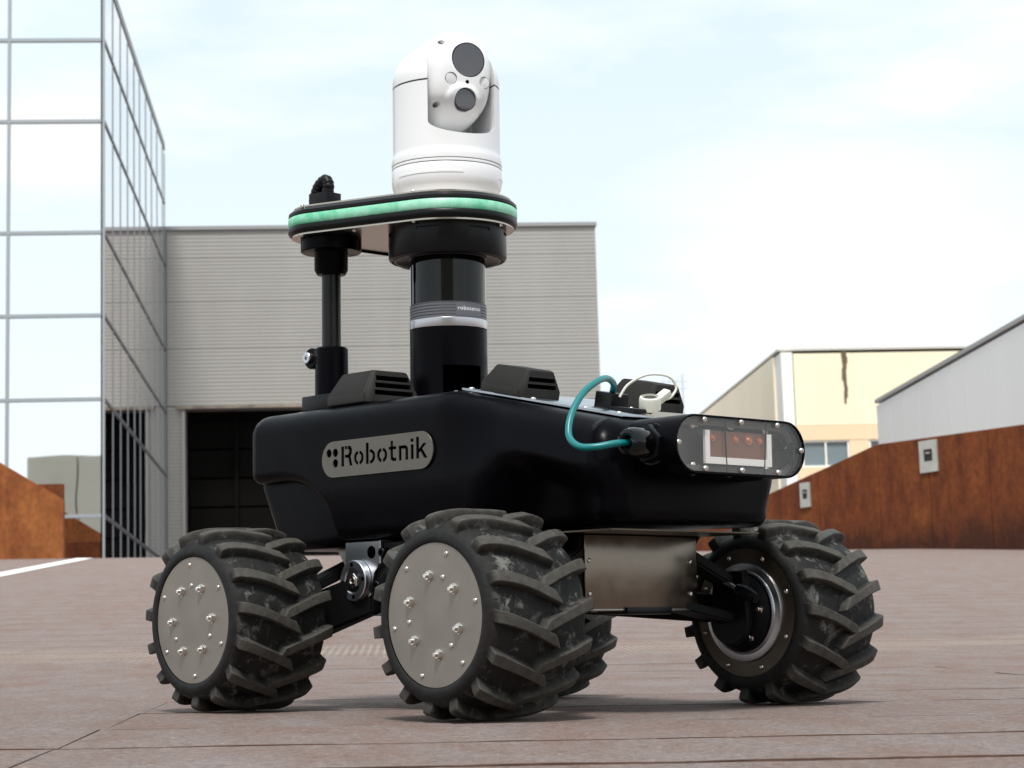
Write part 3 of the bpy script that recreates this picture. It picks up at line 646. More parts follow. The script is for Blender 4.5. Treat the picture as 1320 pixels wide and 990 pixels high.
BOLT = bpy.data.meshes.new('bolt'); b_ = hexbolt_bm(); bmesh.ops.recalc_face_normals(b_, faces=b_.faces); b_.to_mesh(BOLT); b_.free(); BOLT.materials.append(M['bright']); BOLT.shade_smooth(); BOLT.set_sharp_from_angle(angle=R(35))
BLACKBOLT = BOLT.copy(); BLACKBOLT.name = 'black_bolt'; BLACKBOLT.materials.clear(); BLACKBOLT.materials.append(M['plastic'])
def put(me, name, parent, mw):
    o = bpy.data.objects.new(name, me); COL.objects.link(o); o.parent = parent; o.matrix_local = mw; return o
wheel_src = {}
wheels = []
for (wx, wy, spin, rot_bolts) in ((.304, -.303, .10, 0), (-.235, -.303, .27, 23), (.304, .286, .02, 40), (-.235, .286, .20, 10)):
    sd_ = -1 if wy < 0 else 1; out_ = sd_; T_ = to_y(sd_)
    bm = lathe([(.060, -.070), (.066, -.070), (.066, .05), (.088, .058), (.088, .0765), (0, .0765), (0, .03), (.060, .03)], 48); bmesh.ops.transform(bm, matrix=T_, verts=bm.verts)
    wh = obj('wheel', bm, 'matte', bot, 40); wh.location = (wx, wy, .1335)
    me = tyre_mesh('tyre', sd_, spin); o = bpy.data.objects.new('tyre', me); COL.objects.link(o); o.parent = wh
    # outer cover
    bm = lathe([(0, .0800), (.0905, .0800), (.0915, .0794), (.0915, .0765), (0, .0765)], 96); bmesh.ops.transform(bm, matrix=T_, verts=bm.verts); obj('wheel_cover', bm, 'cover', wh, 30)
    ro = R(rot_bolts)
    for k in range(6):
        a = ro + R(60 * k + 12); put(SCREW, 'screw', wh, T_ @ Matrix.Translation((.080 * math.cos(a), .080 * math.sin(a), .0800)) @ Matrix.Rotation(a * 3, 4, 'Z'))
        a = ro + R(60 * k + 40); put(BOLT, 'bolt', wh, T_ @ Matrix.Translation((.050 * math.cos(a), .050 * math.sin(a), .0800)) @ Matrix.Rotation(a * 5, 4, 'Z'))
    for k in range(3):
        a = ro + R(120 * k + 70); put(SCREW, 'screw', wh, T_ @ Matrix.Translation((.050 * math.cos(a), .050 * math.sin(a), .0800)))
    # inner flange, hub motor ring
    bm = lathe([(.066, -.0812), (.0935, -.0812), (.0945, -.0802), (.0945, -.078), (.066, -.078)], 96, closed=True); bmesh.ops.transform(bm, matrix=T_, verts=bm.verts); obj('inner_flange', bm, 'ringsteel', wh, 30)
    for k in range(8):
        a = R(45 * k + 20); put(SCREW, 'screw', wh, T_ @ Matrix.Rotation(PI, 4, 'X') @ Matrix.Translation((.083 * math.cos(a), .083 * math.sin(a), .0812)))
    bm = lathe([(.055, -.088), (.0575, -.0895), (.0600, -.0885), (.0608, -.0865), (.0640, -.0865), (.0700, -.0855), (.0712, -.083), (.0712, -.0800), (.055, -.0800)], 96, closed=True); bmesh.ops.transform(bm, matrix=T_, verts=bm.verts); obj('hub_ring', bm, 'alu', wh, 30)
    wheels.append(wh)
# hub carriers, dampers and arms, one set for each wheel
for (wx, wy) in ((.304, -.303), (-.235, -.303), (.304, .286), (-.235, .286)):
    s = 1 if wy > 0 else -1; yi = abs(wy) - .0895; fx = 1 if wx > 0 else -1
    bm = lathe([(0, 0), (.040, 0), (.047, .004), (.0545, .012), (.0545, .026), (0, .026)], 48); bmesh.ops.transform(bm, matrix=Matrix.Translation((wx, s * (yi - .014), .1335)) @ to_y(s), verts=bm.verts)
    hub = obj('hub_carrier', bm, 'matte', bot, 35)
    for k in range(6):
        a = R(60 * k + 5); put(BOLT, 'bolt', hub, Matrix.Translation((wx + .043 * math.cos(a), s * (yi - .006), .1335 + .043 * math.sin(a))) @ to_y(-s))
    # plate arm: upright on the hub, reaching inboard to the chassis rail
    def arm(z0, z1, zi0, zi1, xw0, xw1, y_in, name):
        bm = bmesh.new(); q = []
        for (y, a_, b_, w_) in ((yi - .010, z0, z1, xw0), (y_in, zi0, zi1, xw1)):
            q.append([bm.verts.new((wx - fx * (0 if y > y_in + .001 else .035) + dx, s * y, z)) for dx, z in ((-w_, a_), (w_, a_), (w_, b_), (-w_, b_))])
        for i in range(4): bm.faces.new((q[0][i], q[0][(i + 1) % 4], q[1][(i + 1) % 4], q[1][i]))
        bm.faces.new(q[0]); bm.faces.new(q[1]); bmesh.ops.recalc_face_normals(bm, faces=bm.faces)
        bmesh.ops.bevel(bm, geom=bm.edges[:], offset=.003, segments=2, affect='EDGES'); return obj(name, bm, 'matte', bot, 40)
    arm(.114, .130, .140, .154, .016, .022, .075, 'lower_arm')
    arm(.160, .178, .215, .232, .016, .02, .095, 'upper_arm')
    # upright with rounded bottom
    bm = prism(arc(0, -.01, .036, 180, 360, 14) + [(.028, .06), (-.028, .06)], -.006, .006, .0015, 1)
    bmesh.ops.transform(bm, matrix=Matrix.Translation((wx, s * (yi - .022), .1335)) @ Matrix.Rotation(PI / 2, 4, 'X'), verts=bm.verts); obj('upright', bm, 'plastic', bot, 35)
    # track rod with ball joints
    a = Vector((wx + fx * .0 - .0, s * (yi - .035), .178)); b = Vector((wx + .052, s * (yi - .030), .155)); b.x = wx + .05
    bm = tube([a + Vector((-.075, 0, .035)), a + Vector((-.02, 0, .008)), b], .0032, 10, 3); rod = obj('track_rod', bm, 'alu', bot, 50)
    d = (b - a).normalized()
    bm = tube([b - d * .030, b - d * .012, b + d * .006], lambda t: .0075 + .003 * math.sin(PI * min(1, t * 1.1)), 12, 3); obj('ball_joint', bm, 'plastic', rod, 50)
    bm = tube([a + Vector((-.095, 0, .052)), a + Vector((-.075, 0, .034)), a + Vector((-.058, 0, .022))], lambda t: .012 - .004 * t, 12, 3); obj('ball_joint', bm, 'plastic', rod, 50)
# steering link seen in front of the right-hand front hub
# ---------------------------------------------------------------- chassis under the shell
bm = bmesh.new(); add_box(bm, (.035, 0, .190), (.510, .226, .098), .003); chassis = obj('chassis_box', bm, 'matte', bot, 40)
bm = bmesh.new(); add_box(bm, (.2935, .003, .190), (.003, .222, .100), .0008); fp = obj('front_plate', bm, 'bronze', bot, 40)
for y, z in ((-.100, .205), (-.100, .160), (.100, .205), (.100, .160)): put(SCREW, 'screw', fp, Matrix.Translation((.295, y, z)) @ Matrix.Rotation(PI / 2, 4, 'Y'))
bm = bmesh.new(); add_box(bm, (.27, .012, .137), (.06, .090, .010), .003); obj('skid_pad', bm, 'plastic', bot, 40)
bm = bmesh.new(); add_box(bm, (.035, 0, .1385), (.52, .236, .003), .0008); obj('belly_plate', bm, 'steel', bot, 40)
for s in (-1, 1):                                                   # folded side plates
    bm = prism([(-.215, .243), (-.165, .178), (-.150, .160), (.20, .160), (.235, .178), (.285, .243)], 0, .003); bmesh.ops.transform(bm, matrix=Matrix.Translation((0, s * .135, 0)) @ Matrix.Rotation(PI / 2, 4, 'X'), verts=bm.verts); sp_ = obj('side_plate', bm, 'steel', bot, 40)
    # pivot bracket in machined aluminium with bearing flange
    bm = prism([(-.150, .246), (-.150, .185)] + arc(-.118, .185, .032, 180, 330, 12) + [(-.083, .200), (-.068, .212), (-.068, .246)], -.012, .012, .0015, 1)
    bmesh.ops.transform(bm, matrix=Matrix.Translation((0, s * .158, 0)) @ Matrix.Rotation(PI / 2, 4, 'X'), verts=bm.verts); br = obj('pivot_bracket', bm, 'alu', bot, 40)
    Ty = Matrix.Translation((-.118, s * .171, .188)) @ to_y(s)
    bm = lathe([(.0, .002), (.0165, .002), (.0175, .009), (.019, .0108), (.0290, .0108), (.0303, .0095), (.0303, .0055), (.029, .0048), (.029, .0035), (.0303, .003), (.0303, 0), (0, 0)], 72); bmesh.ops.transform(bm, matrix=Ty, verts=bm.verts); fl = obj('bearing_flange', bm, 'alu', br, 30)
    bm = prism(hexpts(.0115, .3), .002, .0115, .0012, 1); merge(bm, lathe([(.0065, .0115), (.0065, .0128), (.0045, .0128), (.0045, .0105), (0, .0105)], 24)); bmesh.ops.transform(bm, matrix=Ty, verts=bm.verts); obj('nut', bm, 'bright', br, 30)
    for k in range(4):
        a = R(90 * k + 5); bm = lathe([(0, .0109), (.0033, .0110), (.0033, .009), (0, .009)], 16); bmesh.ops.transform(bm, matrix=Ty @ Matrix.Translation((.0238 * math.cos(a), .0238 * math.sin(a), 0)), verts=bm.verts); obj('flange_hole', bm, 'void', br, 30)
    bm = lathe([(0, .0003), (.0072, .0003), (.0072, -.001), (0, -.001)], 24); merge(bm, lathe([(.0072, .0005), (.0090, .0005), (.0096, -.0004), (.0072, -.0004)], 24, closed=True))
    bmesh.ops.transform(bm, matrix=Matrix.Translation((-.088, s * .1702, .229)) @ to_y(s), verts=bm.verts); obj('bore', bm, 'void', br, 30)
    bm = prism([(-.068, .244), (-.068, .214), (-.085, .196), (-.086, .175), (-.078, .150), (-.06, .146), (.02, .150), (.02, .244)], -.010, .008, .002, 1)
    bmesh.ops.transform(bm, matrix=Matrix.Translation((0, s * .156, 0)) @ Matrix.Rotation(PI / 2, 4, 'X'), verts=bm.verts); bl = obj('swing_bracket', bm, 'plastic', bot, 40)
    for x, z in ((-.058, .228), (-.070, .180), (-.035, .165)):
        bm = lathe([(.0032, .012), (.006, .012), (.0066, .011), (.0066, 0), (.0032, 0), (.0032, .006), (0, .006), (0, .005)], 20); bmesh.ops.transform(bm, matrix=Matrix.Translation((x, s * .165, z)) @ to_y(s), verts=bm.verts); obj('cap_screw', bm, 'plastic', bl, 30)
    for x0, x1 in ((-.09, -.225), (-.05, .25)):                     # trailing arms to the axles
        bm = bmesh.new(); q = []
        for x, z0, z1, y0, y1 in ((x0, .140, .205, .150, .168), (x1, .095 if x1 < 0 else .120, .160, .178, .214)):
            q.append([bm.verts.new((x, s * y, z)) for y, z in ((y0, z0), (y1, z0), (y1, z1), (y0, z1))])
        for i in range(4): bm.faces.new((q[0][i], q[0][(i + 1) % 4], q[1][(i + 1) % 4], q[1][i]))
        bm.faces.new(q[0]); bm.faces.new(q[1]); bmesh.ops.recalc_face_normals(bm, faces=bm.faces); bmesh.ops.bevel(bm, geom=bm.edges[:], offset=.003, segments=2, affect='EDGES'); obj('swing_arm', bm, 'matte', bot, 40)

# ---------------------------------------------------------------- moulded shell
XR, XF = -.374, .405
def ztop(x): return .452 if x < .09 else .452 - .212 * (x - .09) * ss(.09, .13, x) if x < .36 else .452 - .212 * (x - .09)
def zbot(x):
    if x < -.29: return .343
    if x < -.155: t = (x + .29) / .135; return .343 - .095 * (1 - math.sqrt(max(0, 1 - t ** 2.1)))
    return .248 + .003 * ss(-.1, .4, x)
def halfw(x): return .193 - .016 * ss(.1, .4, x)
def recess(x, z):
    x0 = .125 + (z - .25) * .55; return .052 * ss(x0, x0 + .10, x) * (1 - .85 * ss(.27, .395, x)) * (1 - ss(min(.325, ztop(x) - .108), min(.372, ztop(x) - .062), z))
NX = 110; stn = sorted(set([XR + .03 * (1 - math.cos(PI / 2 * i / 9)) for i in range(10)] + [XF - .035 * (1 - math.cos(PI / 2 * i / 9)) for i in range(10)] + list(np.linspace(XR + .03, XF - .035, NX))))
bm = bmesh.new(); ringsH = []
for x in stn:
    dr, df = x - XR, XF - x; re, rf = .030, .035; w_ = halfw(x); zt = ztop(x); zb = zbot(x); sh = 0
    if dr < re: k = re - math.sqrt(max(0, re * re - (re - dr) ** 2)); w_ -= k; zt -= k * .8; zb += k * .55
    if df < rf: k = rf - math.sqrt(max(0, rf * rf - (rf - df) ** 2)); w_ -= k; zt -= k * .9; zb += k * .22
    half = []; rs = .034; rb = .016
    for i in range(6): half.append((-(w_ - rs) * i / 6, zt - .0015 * (i / 6) ** 2))
    for i in range(9): a = PI / 2 * i / 8; half.append((-(w_ - rs + rs * math.sin(a)), zt - .0015 - rs * .92 * (1 - math.cos(a))))
    z1 = zt - .0015 - rs * .92; z2 = zb + rb; n = 24
    for i in range(1, n + 1): half.append((-w_, z1 + (z2 - z1) * i / n))
    for i in range(1, 7): a = PI / 2 * i / 6; half.append((-(w_ - rb + rb * math.cos(a)), z2 - rb * math.sin(a)))
    for i in range(1, 6): half.append((-(w_ - rb) * (1 - i / 6), zb))
    pts = []
    for y, z in half:
        d = recess(x, z) + .24 * ss(.085, .20, x) * max(0, z - .33); dr_ = .010 * ss(.33, .24, z); yy = y + (d + dr_) * min(1, abs(y) / .05) if y < 0 else y
        pts.append((yy, z))
    full = pts + [(0, zb)] + [(-y, z) for y, z in pts[:0:-1]]
    ringsH.append([bm.verts.new((x, y, z)) for y, z in full])
for a, b in zip(ringsH, ringsH[1:]):
    m_ = len(a)
    for i in range(m_): bm.faces.new((a[i], a[(i + 1) % m_], b[(i + 1) % m_], b[i]))
bm.faces.new(ringsH[0]); bm.faces.new(ringsH[-1][::-1])
shell = obj('body_shell', bm, 'hood', bot, 50)
bm = bmesh.new(); ptsT = [(-.366, .37), (-.366, .337), (-.330, .268), (-.305, .238), (-.14, .238), (-.14, .37)]
bm = prism(ptsT, -.170, .170, .018, 4); bmesh.ops.transform(bm, matrix=Matrix.Rotation(PI / 2, 4, 'X'), verts=bm.verts); obj('lower_tub', bm, 'hood', bot, 40)
bm = prism([(-.245, .2400), (.385, .2420), (.385, .2440), (-.245, .2420)], -.146, .146); bmesh.ops.transform(bm, matrix=Matrix.Rotation(PI / 2, 4, 'X'), verts=bm.verts); obj('lower_trim', bm, 'ringsteel', bot, 40)

# deck plates
def deckz(x): return .4545 if x < .09 else .4545 - .212 * (x - .09)
bm = bmesh.new(); add_box(bm, (-.120, 0, .4505), (.420, .290, .003), .0008); dk = obj('deck_plate', bm, 'deck', bot, 40)
pr_ = []
SL = math.atan(.212)
bm = prism([(.0905, -.146), (.15, -.127), (.372, -.108), (.372, .108), (.15, .127), (.0905, .146)], 0, .003, .0008, 1)
bmesh.ops.transform(bm, matrix=Matrix(((1, 0, 0, 0), (0, 1, 0, 0), (-.212, 0, 1, .4535 + .212 * .09), (0, 0, 0, 1))), verts=bm.verts)
dk2 = obj('sloping_deck_plate', bm, 'deck', bot, 40)
TS = Matrix.Rotation(SL, 4, 'Y')
for x in (-.30, -.2, -.1, -.02, .068):
    for s in (-1, 1): put(SCREW, 'screw', dk, Matrix.Translation((x, s * .138, .4520)) @ Matrix.Scale(1.25, 4))
for x, y in ((.100, .136), (.205, .115), (.235, .05), (.30, .106), (.352, .095), (.10, .02)):
    for s in ((-1, 1) if y > .06 else (1,)): put(SCREW, 'screw', dk2, Matrix.Translation((x, s * y, deckz(x) + .0018)) @ TS @ Matrix.Scale(1.25, 4))

# louvred vent housings
def vent(c, yaw, pitch, sc_v=1., slots=(.0185, .0300)):
    T0 = Matrix.Translation(c) @ Matrix.Rotation(pitch, 4, 'Y') @ Matrix.Rotation(yaw, 4, 'Z') @ Matrix.Scale(sc_v, 4)
    bm = bmesh.new(); L_, W_ = .052, .052; lv = [(L_, W_, 0), (L_, W_, .014), (.036, .034, .047), (.033, .031, .0495)]
    # octagonal plan so that the corners are chamfered
    rr = []
    for l, w_, z in lv:
        ch = .007 if z < .02 else .004
        rr.append([bm.verts.new((x, y, z)) for x, y in ((l, -w_ + ch), (l, w_ - ch), (l - ch, w_), (-l + ch, w_), (-l, w_ - ch), (-l, -w_ + ch), (-l + ch, -w_), (l - ch, -w_))])
    # front face of the top tier is steeper
    for v in (rr[2][0], rr[2][1]): v.co.x += .010
    for v in (rr[3][0], rr[3][1]): v.co.x += .008
    for v in (rr[2][2], rr[2][7]): v.co.x += .008
    for v in (rr[3][2], rr[3][7]): v.co.x += .006
    for a, b in zip(rr, rr[1:]):
        for i in range(8): bm.faces.new((a[i], a[(i + 1) % 8], b[(i + 1) % 8], b[i]))
    bm.faces.new(rr[0][::-1]); bm.faces.new(rr[-1]); bmesh.ops.recalc_face_normals(bm, faces=bm.faces)
    bmesh.ops.bevel(bm, geom=[e for e in bm.edges if e.calc_length() > .012], offset=.0014, segments=2, affect='EDGES')
    o = obj('vent_housing', bm, 'vent', bot, 30); o.matrix_local = T0
    ct = []
    for k, z in enumerate(slots):
        b2 = bmesh.new(); add_box(b2, (.047 - (z - .014) * .2, 0, z + .002), (.03, .074 - (z - .014) * .5, .0076)); cc = obj('cutter', b2, None); cc.matrix_world = bot.matrix_world @ T0; ct.append(cc)
    boolean(o, ct); 
    if not o.data.materials: o.data.materials.append(M['vent'])
    for k, z in enumerate([q_ + .002 for q_ in slots]):
        bm = bmesh.new(); add_box(bm, (.0335 - (z - .014) * .2, 0, z), (.002, .072 - (z - .014) * .5, .0074)); q = obj('slot_dark_back', bm, 'void', o)  # dark strip backing each slot, shade of the opening put into its colour
    return o
vent((-.150, -.116, .4525), 0, 0, 1., (.0130, .0240, .0350))
vent((-.150, .116, .4525), 0, 0, 1., (.0130, .0240, .0350))
vent((.148, -.088, deckz(.148) + .0015), R(4), SL, .82)
vent((.218, .094, deckz(.218) + .0015), R(4), SL, .82)

# ---------------------------------------------------------------- badge with cut-out letters
BL, BH = .256, .0535; ux = BL / 1110; uz = BH / 385
def letters():
    """outlines in badge units, x to the right 0..1110, y up from the lower edge; stencil bridges left standing"""
    P = []
    def circ(cx, cy, rx, ry, n=20): P.append([(cx + rx * math.cos(2 * PI * i / n), cy + ry * math.sin(2 * PI * i / n)) for i in range(n)])
    def quad(*p): P.append(list(p))
    def rect(x0, y0, x1, y1): quad((x0, y0), (x1, y0), (x1, y1), (x0, y1))
    def ring(cx, cy, rx, ry, tx, ty, a0, a1, n=12):
        o = [(cx + rx * math.cos(R(a0 + (a1 - a0) * i / n)), cy + ry * math.sin(R(a0 + (a1 - a0) * i / n))) for i in range(n + 1)]
        i_ = [(cx + (rx - tx) * math.cos(R(a1 + (a0 - a1) * i / n)), cy + (ry - ty) * math.sin(R(a1 + (a0 - a1) * i / n))) for i in range(n + 1)]; P.append(o + i_)
    B = 108
    circ(75, 262, 27, 46); circ(142, 262, 27, 46); circ(142, 150, 27, 46)
    # R
    rect(203, B, 232, B + 213); rect(240, B + 178, 262, B + 213)
    P.append([(268, B + 213), (290, B + 213), (306, B + 200), (315, B + 170), (312, B + 128), (300, B + 104), (318, B), (288, B), (272, B + 88), (240, B + 88), (240, B + 120), (275, B + 122), (284, B + 145), (282, B + 170), (268, B + 178)])
    # o b o
    ring(383, B + 75, 50, 77, 26, 34, 100, 260); ring(383, B + 75, 50, 77, 26, 34, -80, 80)
    rect(455, B, 484, B + 222); ring(496, B + 75, 54, 77, 27, 34, -92, 92)
    ring(618, B + 75, 51, 77, 26, 34, 100, 260); ring(618, B + 75, 51, 77, 26, 34, -80, 80)
    # t
    P.append([(702, B + 212), (726, B + 212), (726, B + 152), (758, B + 152), (758, B + 122), (726, B + 122), (726, B + 48), (734, B + 34), (758, B + 34), (758, B), (722, B), (702, B + 20), (700, B + 122), (684, B + 122), (684, B + 152), (702, B + 152)])
    # n
    P.append([(782, B), (809, B), (809, B + 118), (840, B + 118), (846, B + 104), (846, B), (873, B), (873, B + 118), (858, B + 148), (836, B + 152), (782, B + 152)])
    # i
    rect(898, B, 926, B + 152); rect(898, B + 176, 926, B + 212)
    # k
    P.append([(950, B), (978, B), (978, B + 56), (990, B + 72), (1024, B), (1058, B), (1010, B + 98), (1052, B + 152), (1018, B + 152), (978, B + 98), (978, B + 222), (950, B + 222)])
    return P
r_ = BH / 2
out_ = arc(BL / 2 - r_, 0, r_, -90, 90, 18) + arc(-BL / 2 + r_, 0, r_, 90, 270, 18)
TB = Matrix.Translation((-.043, -.1945, .3675)) @ Matrix.Rotation(PI / 2, 4, 'X')      # plate outline in x/z, facing -y
bm = prism(out_, 0, .0022, .0003, 1, TB); badge = obj('name_badge', bm, 'badge', bot)
cu = []
bm = bmesh.new()
for poly in letters():
    merge(bm, prism([(x * ux - BL / 2, y * uz - BH / 2) for x, y in poly], -.003, .006, mt=TB))
cc = obj('cutter', bm, None); cc.parent = bot; cu.append(cc)
boolean(badge, cu)
bm = prism([(x * .98, y * .98) for x, y in out_], -.0012, .0004, mt=TB); obj('badge_backing', bm, 'void', badge)
if not badge.data.materials: badge.data.materials.append(M['badge'])

# ---------------------------------------------------------------- mast: scanner, plate, poles
CX = -.107
bm = lathe([(.0, .455), (.0598, .455), (.0598, .5715), (.0590, .5725), (.056, .5725), (.056, .46), (0, .46)], 96, c=(CX, 0, 0)); tubeo = obj('sensor_column', bm, 'hood', bot, 30)
bm = bmesh.new(); aw = math.atan2(-.31, .95); add_box(bm, (CX + .05 * math.cos(aw), .05 * math.sin(aw), .487), (.06, .062, .052), 0, Matrix.Rotation(aw, 3, 'Z')); cc = obj('cutter', bm, None); cc.parent = bot; boolean(tubeo, [cc])
if not tubeo.data.materials: tubeo.data.materials.append(M['hood'])
bm = lathe([(0, .56), (.03, .56), (.03, .46), (0, .46)], 24, c=(CX, 0, 0)); obj('column_core', bm, 'void', tubeo, 30)
bm = lathe([(0, .5728), (.0600, .5728), (.0602, .5734), (.0602, .5856), (.0598, .5862), (0, .5862)], 96, c=(CX, 0, 0)); lid = obj('laser_scanner', bm, 'alu', bot, 30)
M['ribgrey'] = mat('grey_ribbed_band', (.13, .13, .145), .4, metal=.4)
pf = [(0, .5864)]
for k in range(5): z = .5864 + k * .0046; pf += [(.0588, z), (.0592, z + .0004), (.0592, z + .0032), (.0588, z + .0036), (.0578, z + .0038), (.0578, z + .0045)]
pf += [(.0588, .6096), (.0588, .6106), (0, .6106)]
bm = lathe(pf, 96, c=(CX, 0, 0)); obj('ribbed_band', bm, 'ribgrey', lid, 20)
bm = lathe([(0, .6108), (.0580, .6108), (.0583, .6112), (.0583, .6870), (.0575, .6880), (0, .6880)], 96, c=(CX, 0, 0)); obj('scanner_window', bm, 'gloss', lid, 30)
bm = lathe([(.0583, .6835), (.0592, .6835), (.0592, .6875), (.0583, .6875)], 96, c=(CX, 0, 0), closed=True); obj('window_rim', bm, 'steel', lid, 30)
# curved label plate on the band
def camaz(x, y): return math.atan2(-2.105 - y + 0, 2.335 - x)   # bearing of the lens from a point of the mast
az0 = camaz(CX, 0)
def curved_plate(a0, a1, z0, z1, r0, r1, n=16):
    bm = bmesh.new(); v = []
    for i in range(n + 1):
        a = a0 + (a1 - a0) * i / n; v.append([bm.verts.new((CX + r * math.cos(a), r * math.sin(a), z)) for r, z in ((r0, z0), (r1, z0), (r1, z1), (r0, z1))])
    for p, q in zip(v, v[1:]):
        for k in range(4): bm.faces.new((p[k], q[k], q[(k + 1) % 4], p[(k + 1) % 4]))
    bm.faces.new(v[0]); bm.faces.new(v[-1][::-1]); return bm
bm = curved_plate(az0 + R(11), az0 + R(57), .5885, .6090, .0575, .0596); lbl = obj('label_plate', bm, 'ribgrey', lid, 20)
cd = bpy.data.curves.new('t', 'FONT'); cd.body = 'robosense'; cd.size = .0090; cd.align_x = 'CENTER'; cd.align_y = 'CENTER'; cd.space_character = 1.12
to = bpy.data.objects.new('t', cd); COL.objects.link(to); bpy.context.view_layer.update()
tm = bpy.data.meshes.new_from_object(to.evaluated_get(bpy.context.evaluated_depsgraph_get())); bpy.data.objects.remove(to)
for v in tm.vertices:
    a = az0 + R(34) + v.co.x / .0598; z = .600 + v.co.y; v.co = (CX + .05985 * math.cos(a), .05985 * math.sin(a), z)
link('lettering', tm, 'white_frame', lid)
# bearing drum beneath the plate
bm = lathe([(0, .688), (.060, .688), (.072, .684), (.078, .682), (.080, .6805), (.0835, .6805), (.0835, .683), (.0865, .683), (.0865, .6805), (.0895, .6815), (.0915, .685), (.0915, .7285), (0, .7285)], 96, c=(CX, 0, 0)); drum = obj('mast_drum', bm, 'plastic', bot, 30)
cts = []
for da in (-20, 33, 82, -75, 140, 200):
    a = az0 + R(da); bm = bmesh.new(); add_box(bm, (CX + .0915 * math.cos(a), .0915 * math.sin(a), .7195), (.008, .036, .0048), 0, Matrix.Rotation(a, 3, 'Z')); cc = obj('cutter', bm, None); cc.parent = bot; cts.append(cc)
boolean(drum, cts)
if not drum.data.materials: drum.data.materials.append(M['plastic'])

# rounded triangular top plate: outline around three circles
def hull(circles, n=28):
    pts = []
    for (cx, cy, r) in circles:
        pts += [(cx + r * math.cos(2 * PI * i / (n * 2)), cy + r * math.sin(2 * PI * i / (n * 2))) for i in range(n * 2)]
    pts = sorted(set((round(x, 7), round(y, 7)) for x, y in pts)); 
    def half(ps):
        h = []
        for p in ps:
            while len(h) > 1 and (h[-1][0] - h[-2][0]) * (p[1] - h[-2][1]) - (h[-1][1] - h[-2][1]) * (p[0] - h[-2][0]) <= 1e-12: h.pop()
            h.append(p)
        return h
    lo = half(pts); hi = half(pts[::-1]); return lo[:-1] + hi[:-1]
PX, PY = -.272, .100
def plate_outline(d=0): return hull([(CX, 0, .1075 + d), (PX, -PY, .066 + d), (PX, PY, .066 + d)])
def ring_stack(layers, name, m, parent, smooth=40, caps=True):
    """layers: (offset, z) loops of the plate outline"""
    bm = bmesh.new(); rs = []
    for d, z in layers: rs.append([bm.verts.new((x, y, z)) for x, y in plate_outline(d)])
    n = min(len(r) for r in rs)
    for a, b in zip(rs, rs[1:]):
        for i in range(n): bm.faces.new((a[i], a[(i + 1) % n], b[(i + 1) % n], b[i]))
    bm.faces.new(rs[0][::-1]); bm.faces.new(rs[-1]); return obj(name, bm, m, parent, smooth)
tp = ring_stack([(-.004, .7285), (-.004, .7310)], 'mast_plate', 'plate', bot)
ring_stack([(-.006, .7311), (-.001, .7320), (.0015, .7360), (.0012, .7425), (0, .7440)], 'lower_bumper', 'plastic', tp)
ring_stack([(-.0002, .7441), (.0012, .7455), (.0016, .7520), (.0012, .7585), (-.0002, .7600)], 'light_strip', 'ledstrip', tp, 60)
ring_stack([(0, .7601), (.001, .7615), (.0005, .7660), (-.0055, .7715), (-.007, .7725)], 'upper_bumper', 'plastic', tp)
ring_stack([(-.008, .7726), (-.008, .7750)], 'top_sheet', 'plate', tp)
for (x, y) in ((CX + .09, .03), (CX + .03, -.093), (-.19, -.118), (-.27, -.158), (-.325, -.11), (-.325, 0), (-.2, 0)):
    put(SCREW, 'screw', tp, Matrix.Translation((x, y, .7285)) @ Matrix.Rotation(PI, 4, 'X')); put(SCREW, 'screw', tp, Matrix.Translation((x, y, .7750)))
bm = bmesh.new(); add_box(bm, (-.318, 0, .7275), (.008, .125, .0025)); obj('cable_slot', bm, 'void', tp)
# two carbon poles with flange, clamp and foot
for s in (-1, 1):
    y = s * PY; c = (PX, y, 0)
    po = obj('support_pole', lathe([(0, .47), (.0150, .47), (.0150, .70), (0, .70)], 40, c=c), 'carbon', bot, 40)
    obj('pole_flange', lathe([(0, .7284), (.0480, .7284), (.0480, .7085), (.0465, .7070), (.027, .7070), (.0265, .7060), (.0265, .6790), (.0225, .6715), (.0165, .6710), (0, .6710)], 56, c=c), 'hood', po, 35)
    bm = lathe([(0, .556), (.0235, .556), (.0258, .5535), (.0262, .4795), (0, .4795)], 48, c=c)
    if s < 0: merge(bm, lathe([(0, -.012), (.015, -.012), (.0165, -.010), (.0165, .010), (.015, .012), (0, .012)], 28, axis='Y', c=(PX - .024 * 1, y - .012, .540)))
    obj('pole_clamp', bm, 'hood', po, 35)
    if s < 0: obj('clamp_bolt', lathe([(0, .002), (.0035, .002), (.0035, .006), (.0082, .006), (.0090, .005), (.0090, 0), (0, 0)], 24, c=(0, 0, 0)), 'alu', po, 30).matrix_local = Matrix.Translation((PX - .027, y - .024, .541)) @ to_y(-1)
    bm = bmesh.new(); add_box(bm, (PX, y, .468), (.075, .062, .024), .003); fo = obj('pole_foot', bm, 'plastic', po, 40)
    for dx, dy in ((-.031, -.024), (.031, -.024), (-.031, .024), (.031, .024)): pass
# cable gland and conduit on the plate
gx, gy = -.272, -.112
bm = bmesh.new(); add_box(bm, (gx, gy, .7880), (.040, .032, .024), .001, Matrix.Rotation(R(8), 3, 'Z')); cg = obj('cable_gland', bm, 'plastic', tp, 40)
bm = tube([(gx + .006, gy, .796), (gx + .009, gy, .812), (gx + .002, gy, .8215), (gx - .010, gy - .003, .814), (gx - .018, gy - .004, .800), (gx - .022, gy - .004, .789)], lambda t: .0094 + .0004 * math.sin(t * 80), 20, 20); obj('corrugated_conduit', bm, 'plastic', tp, 60)

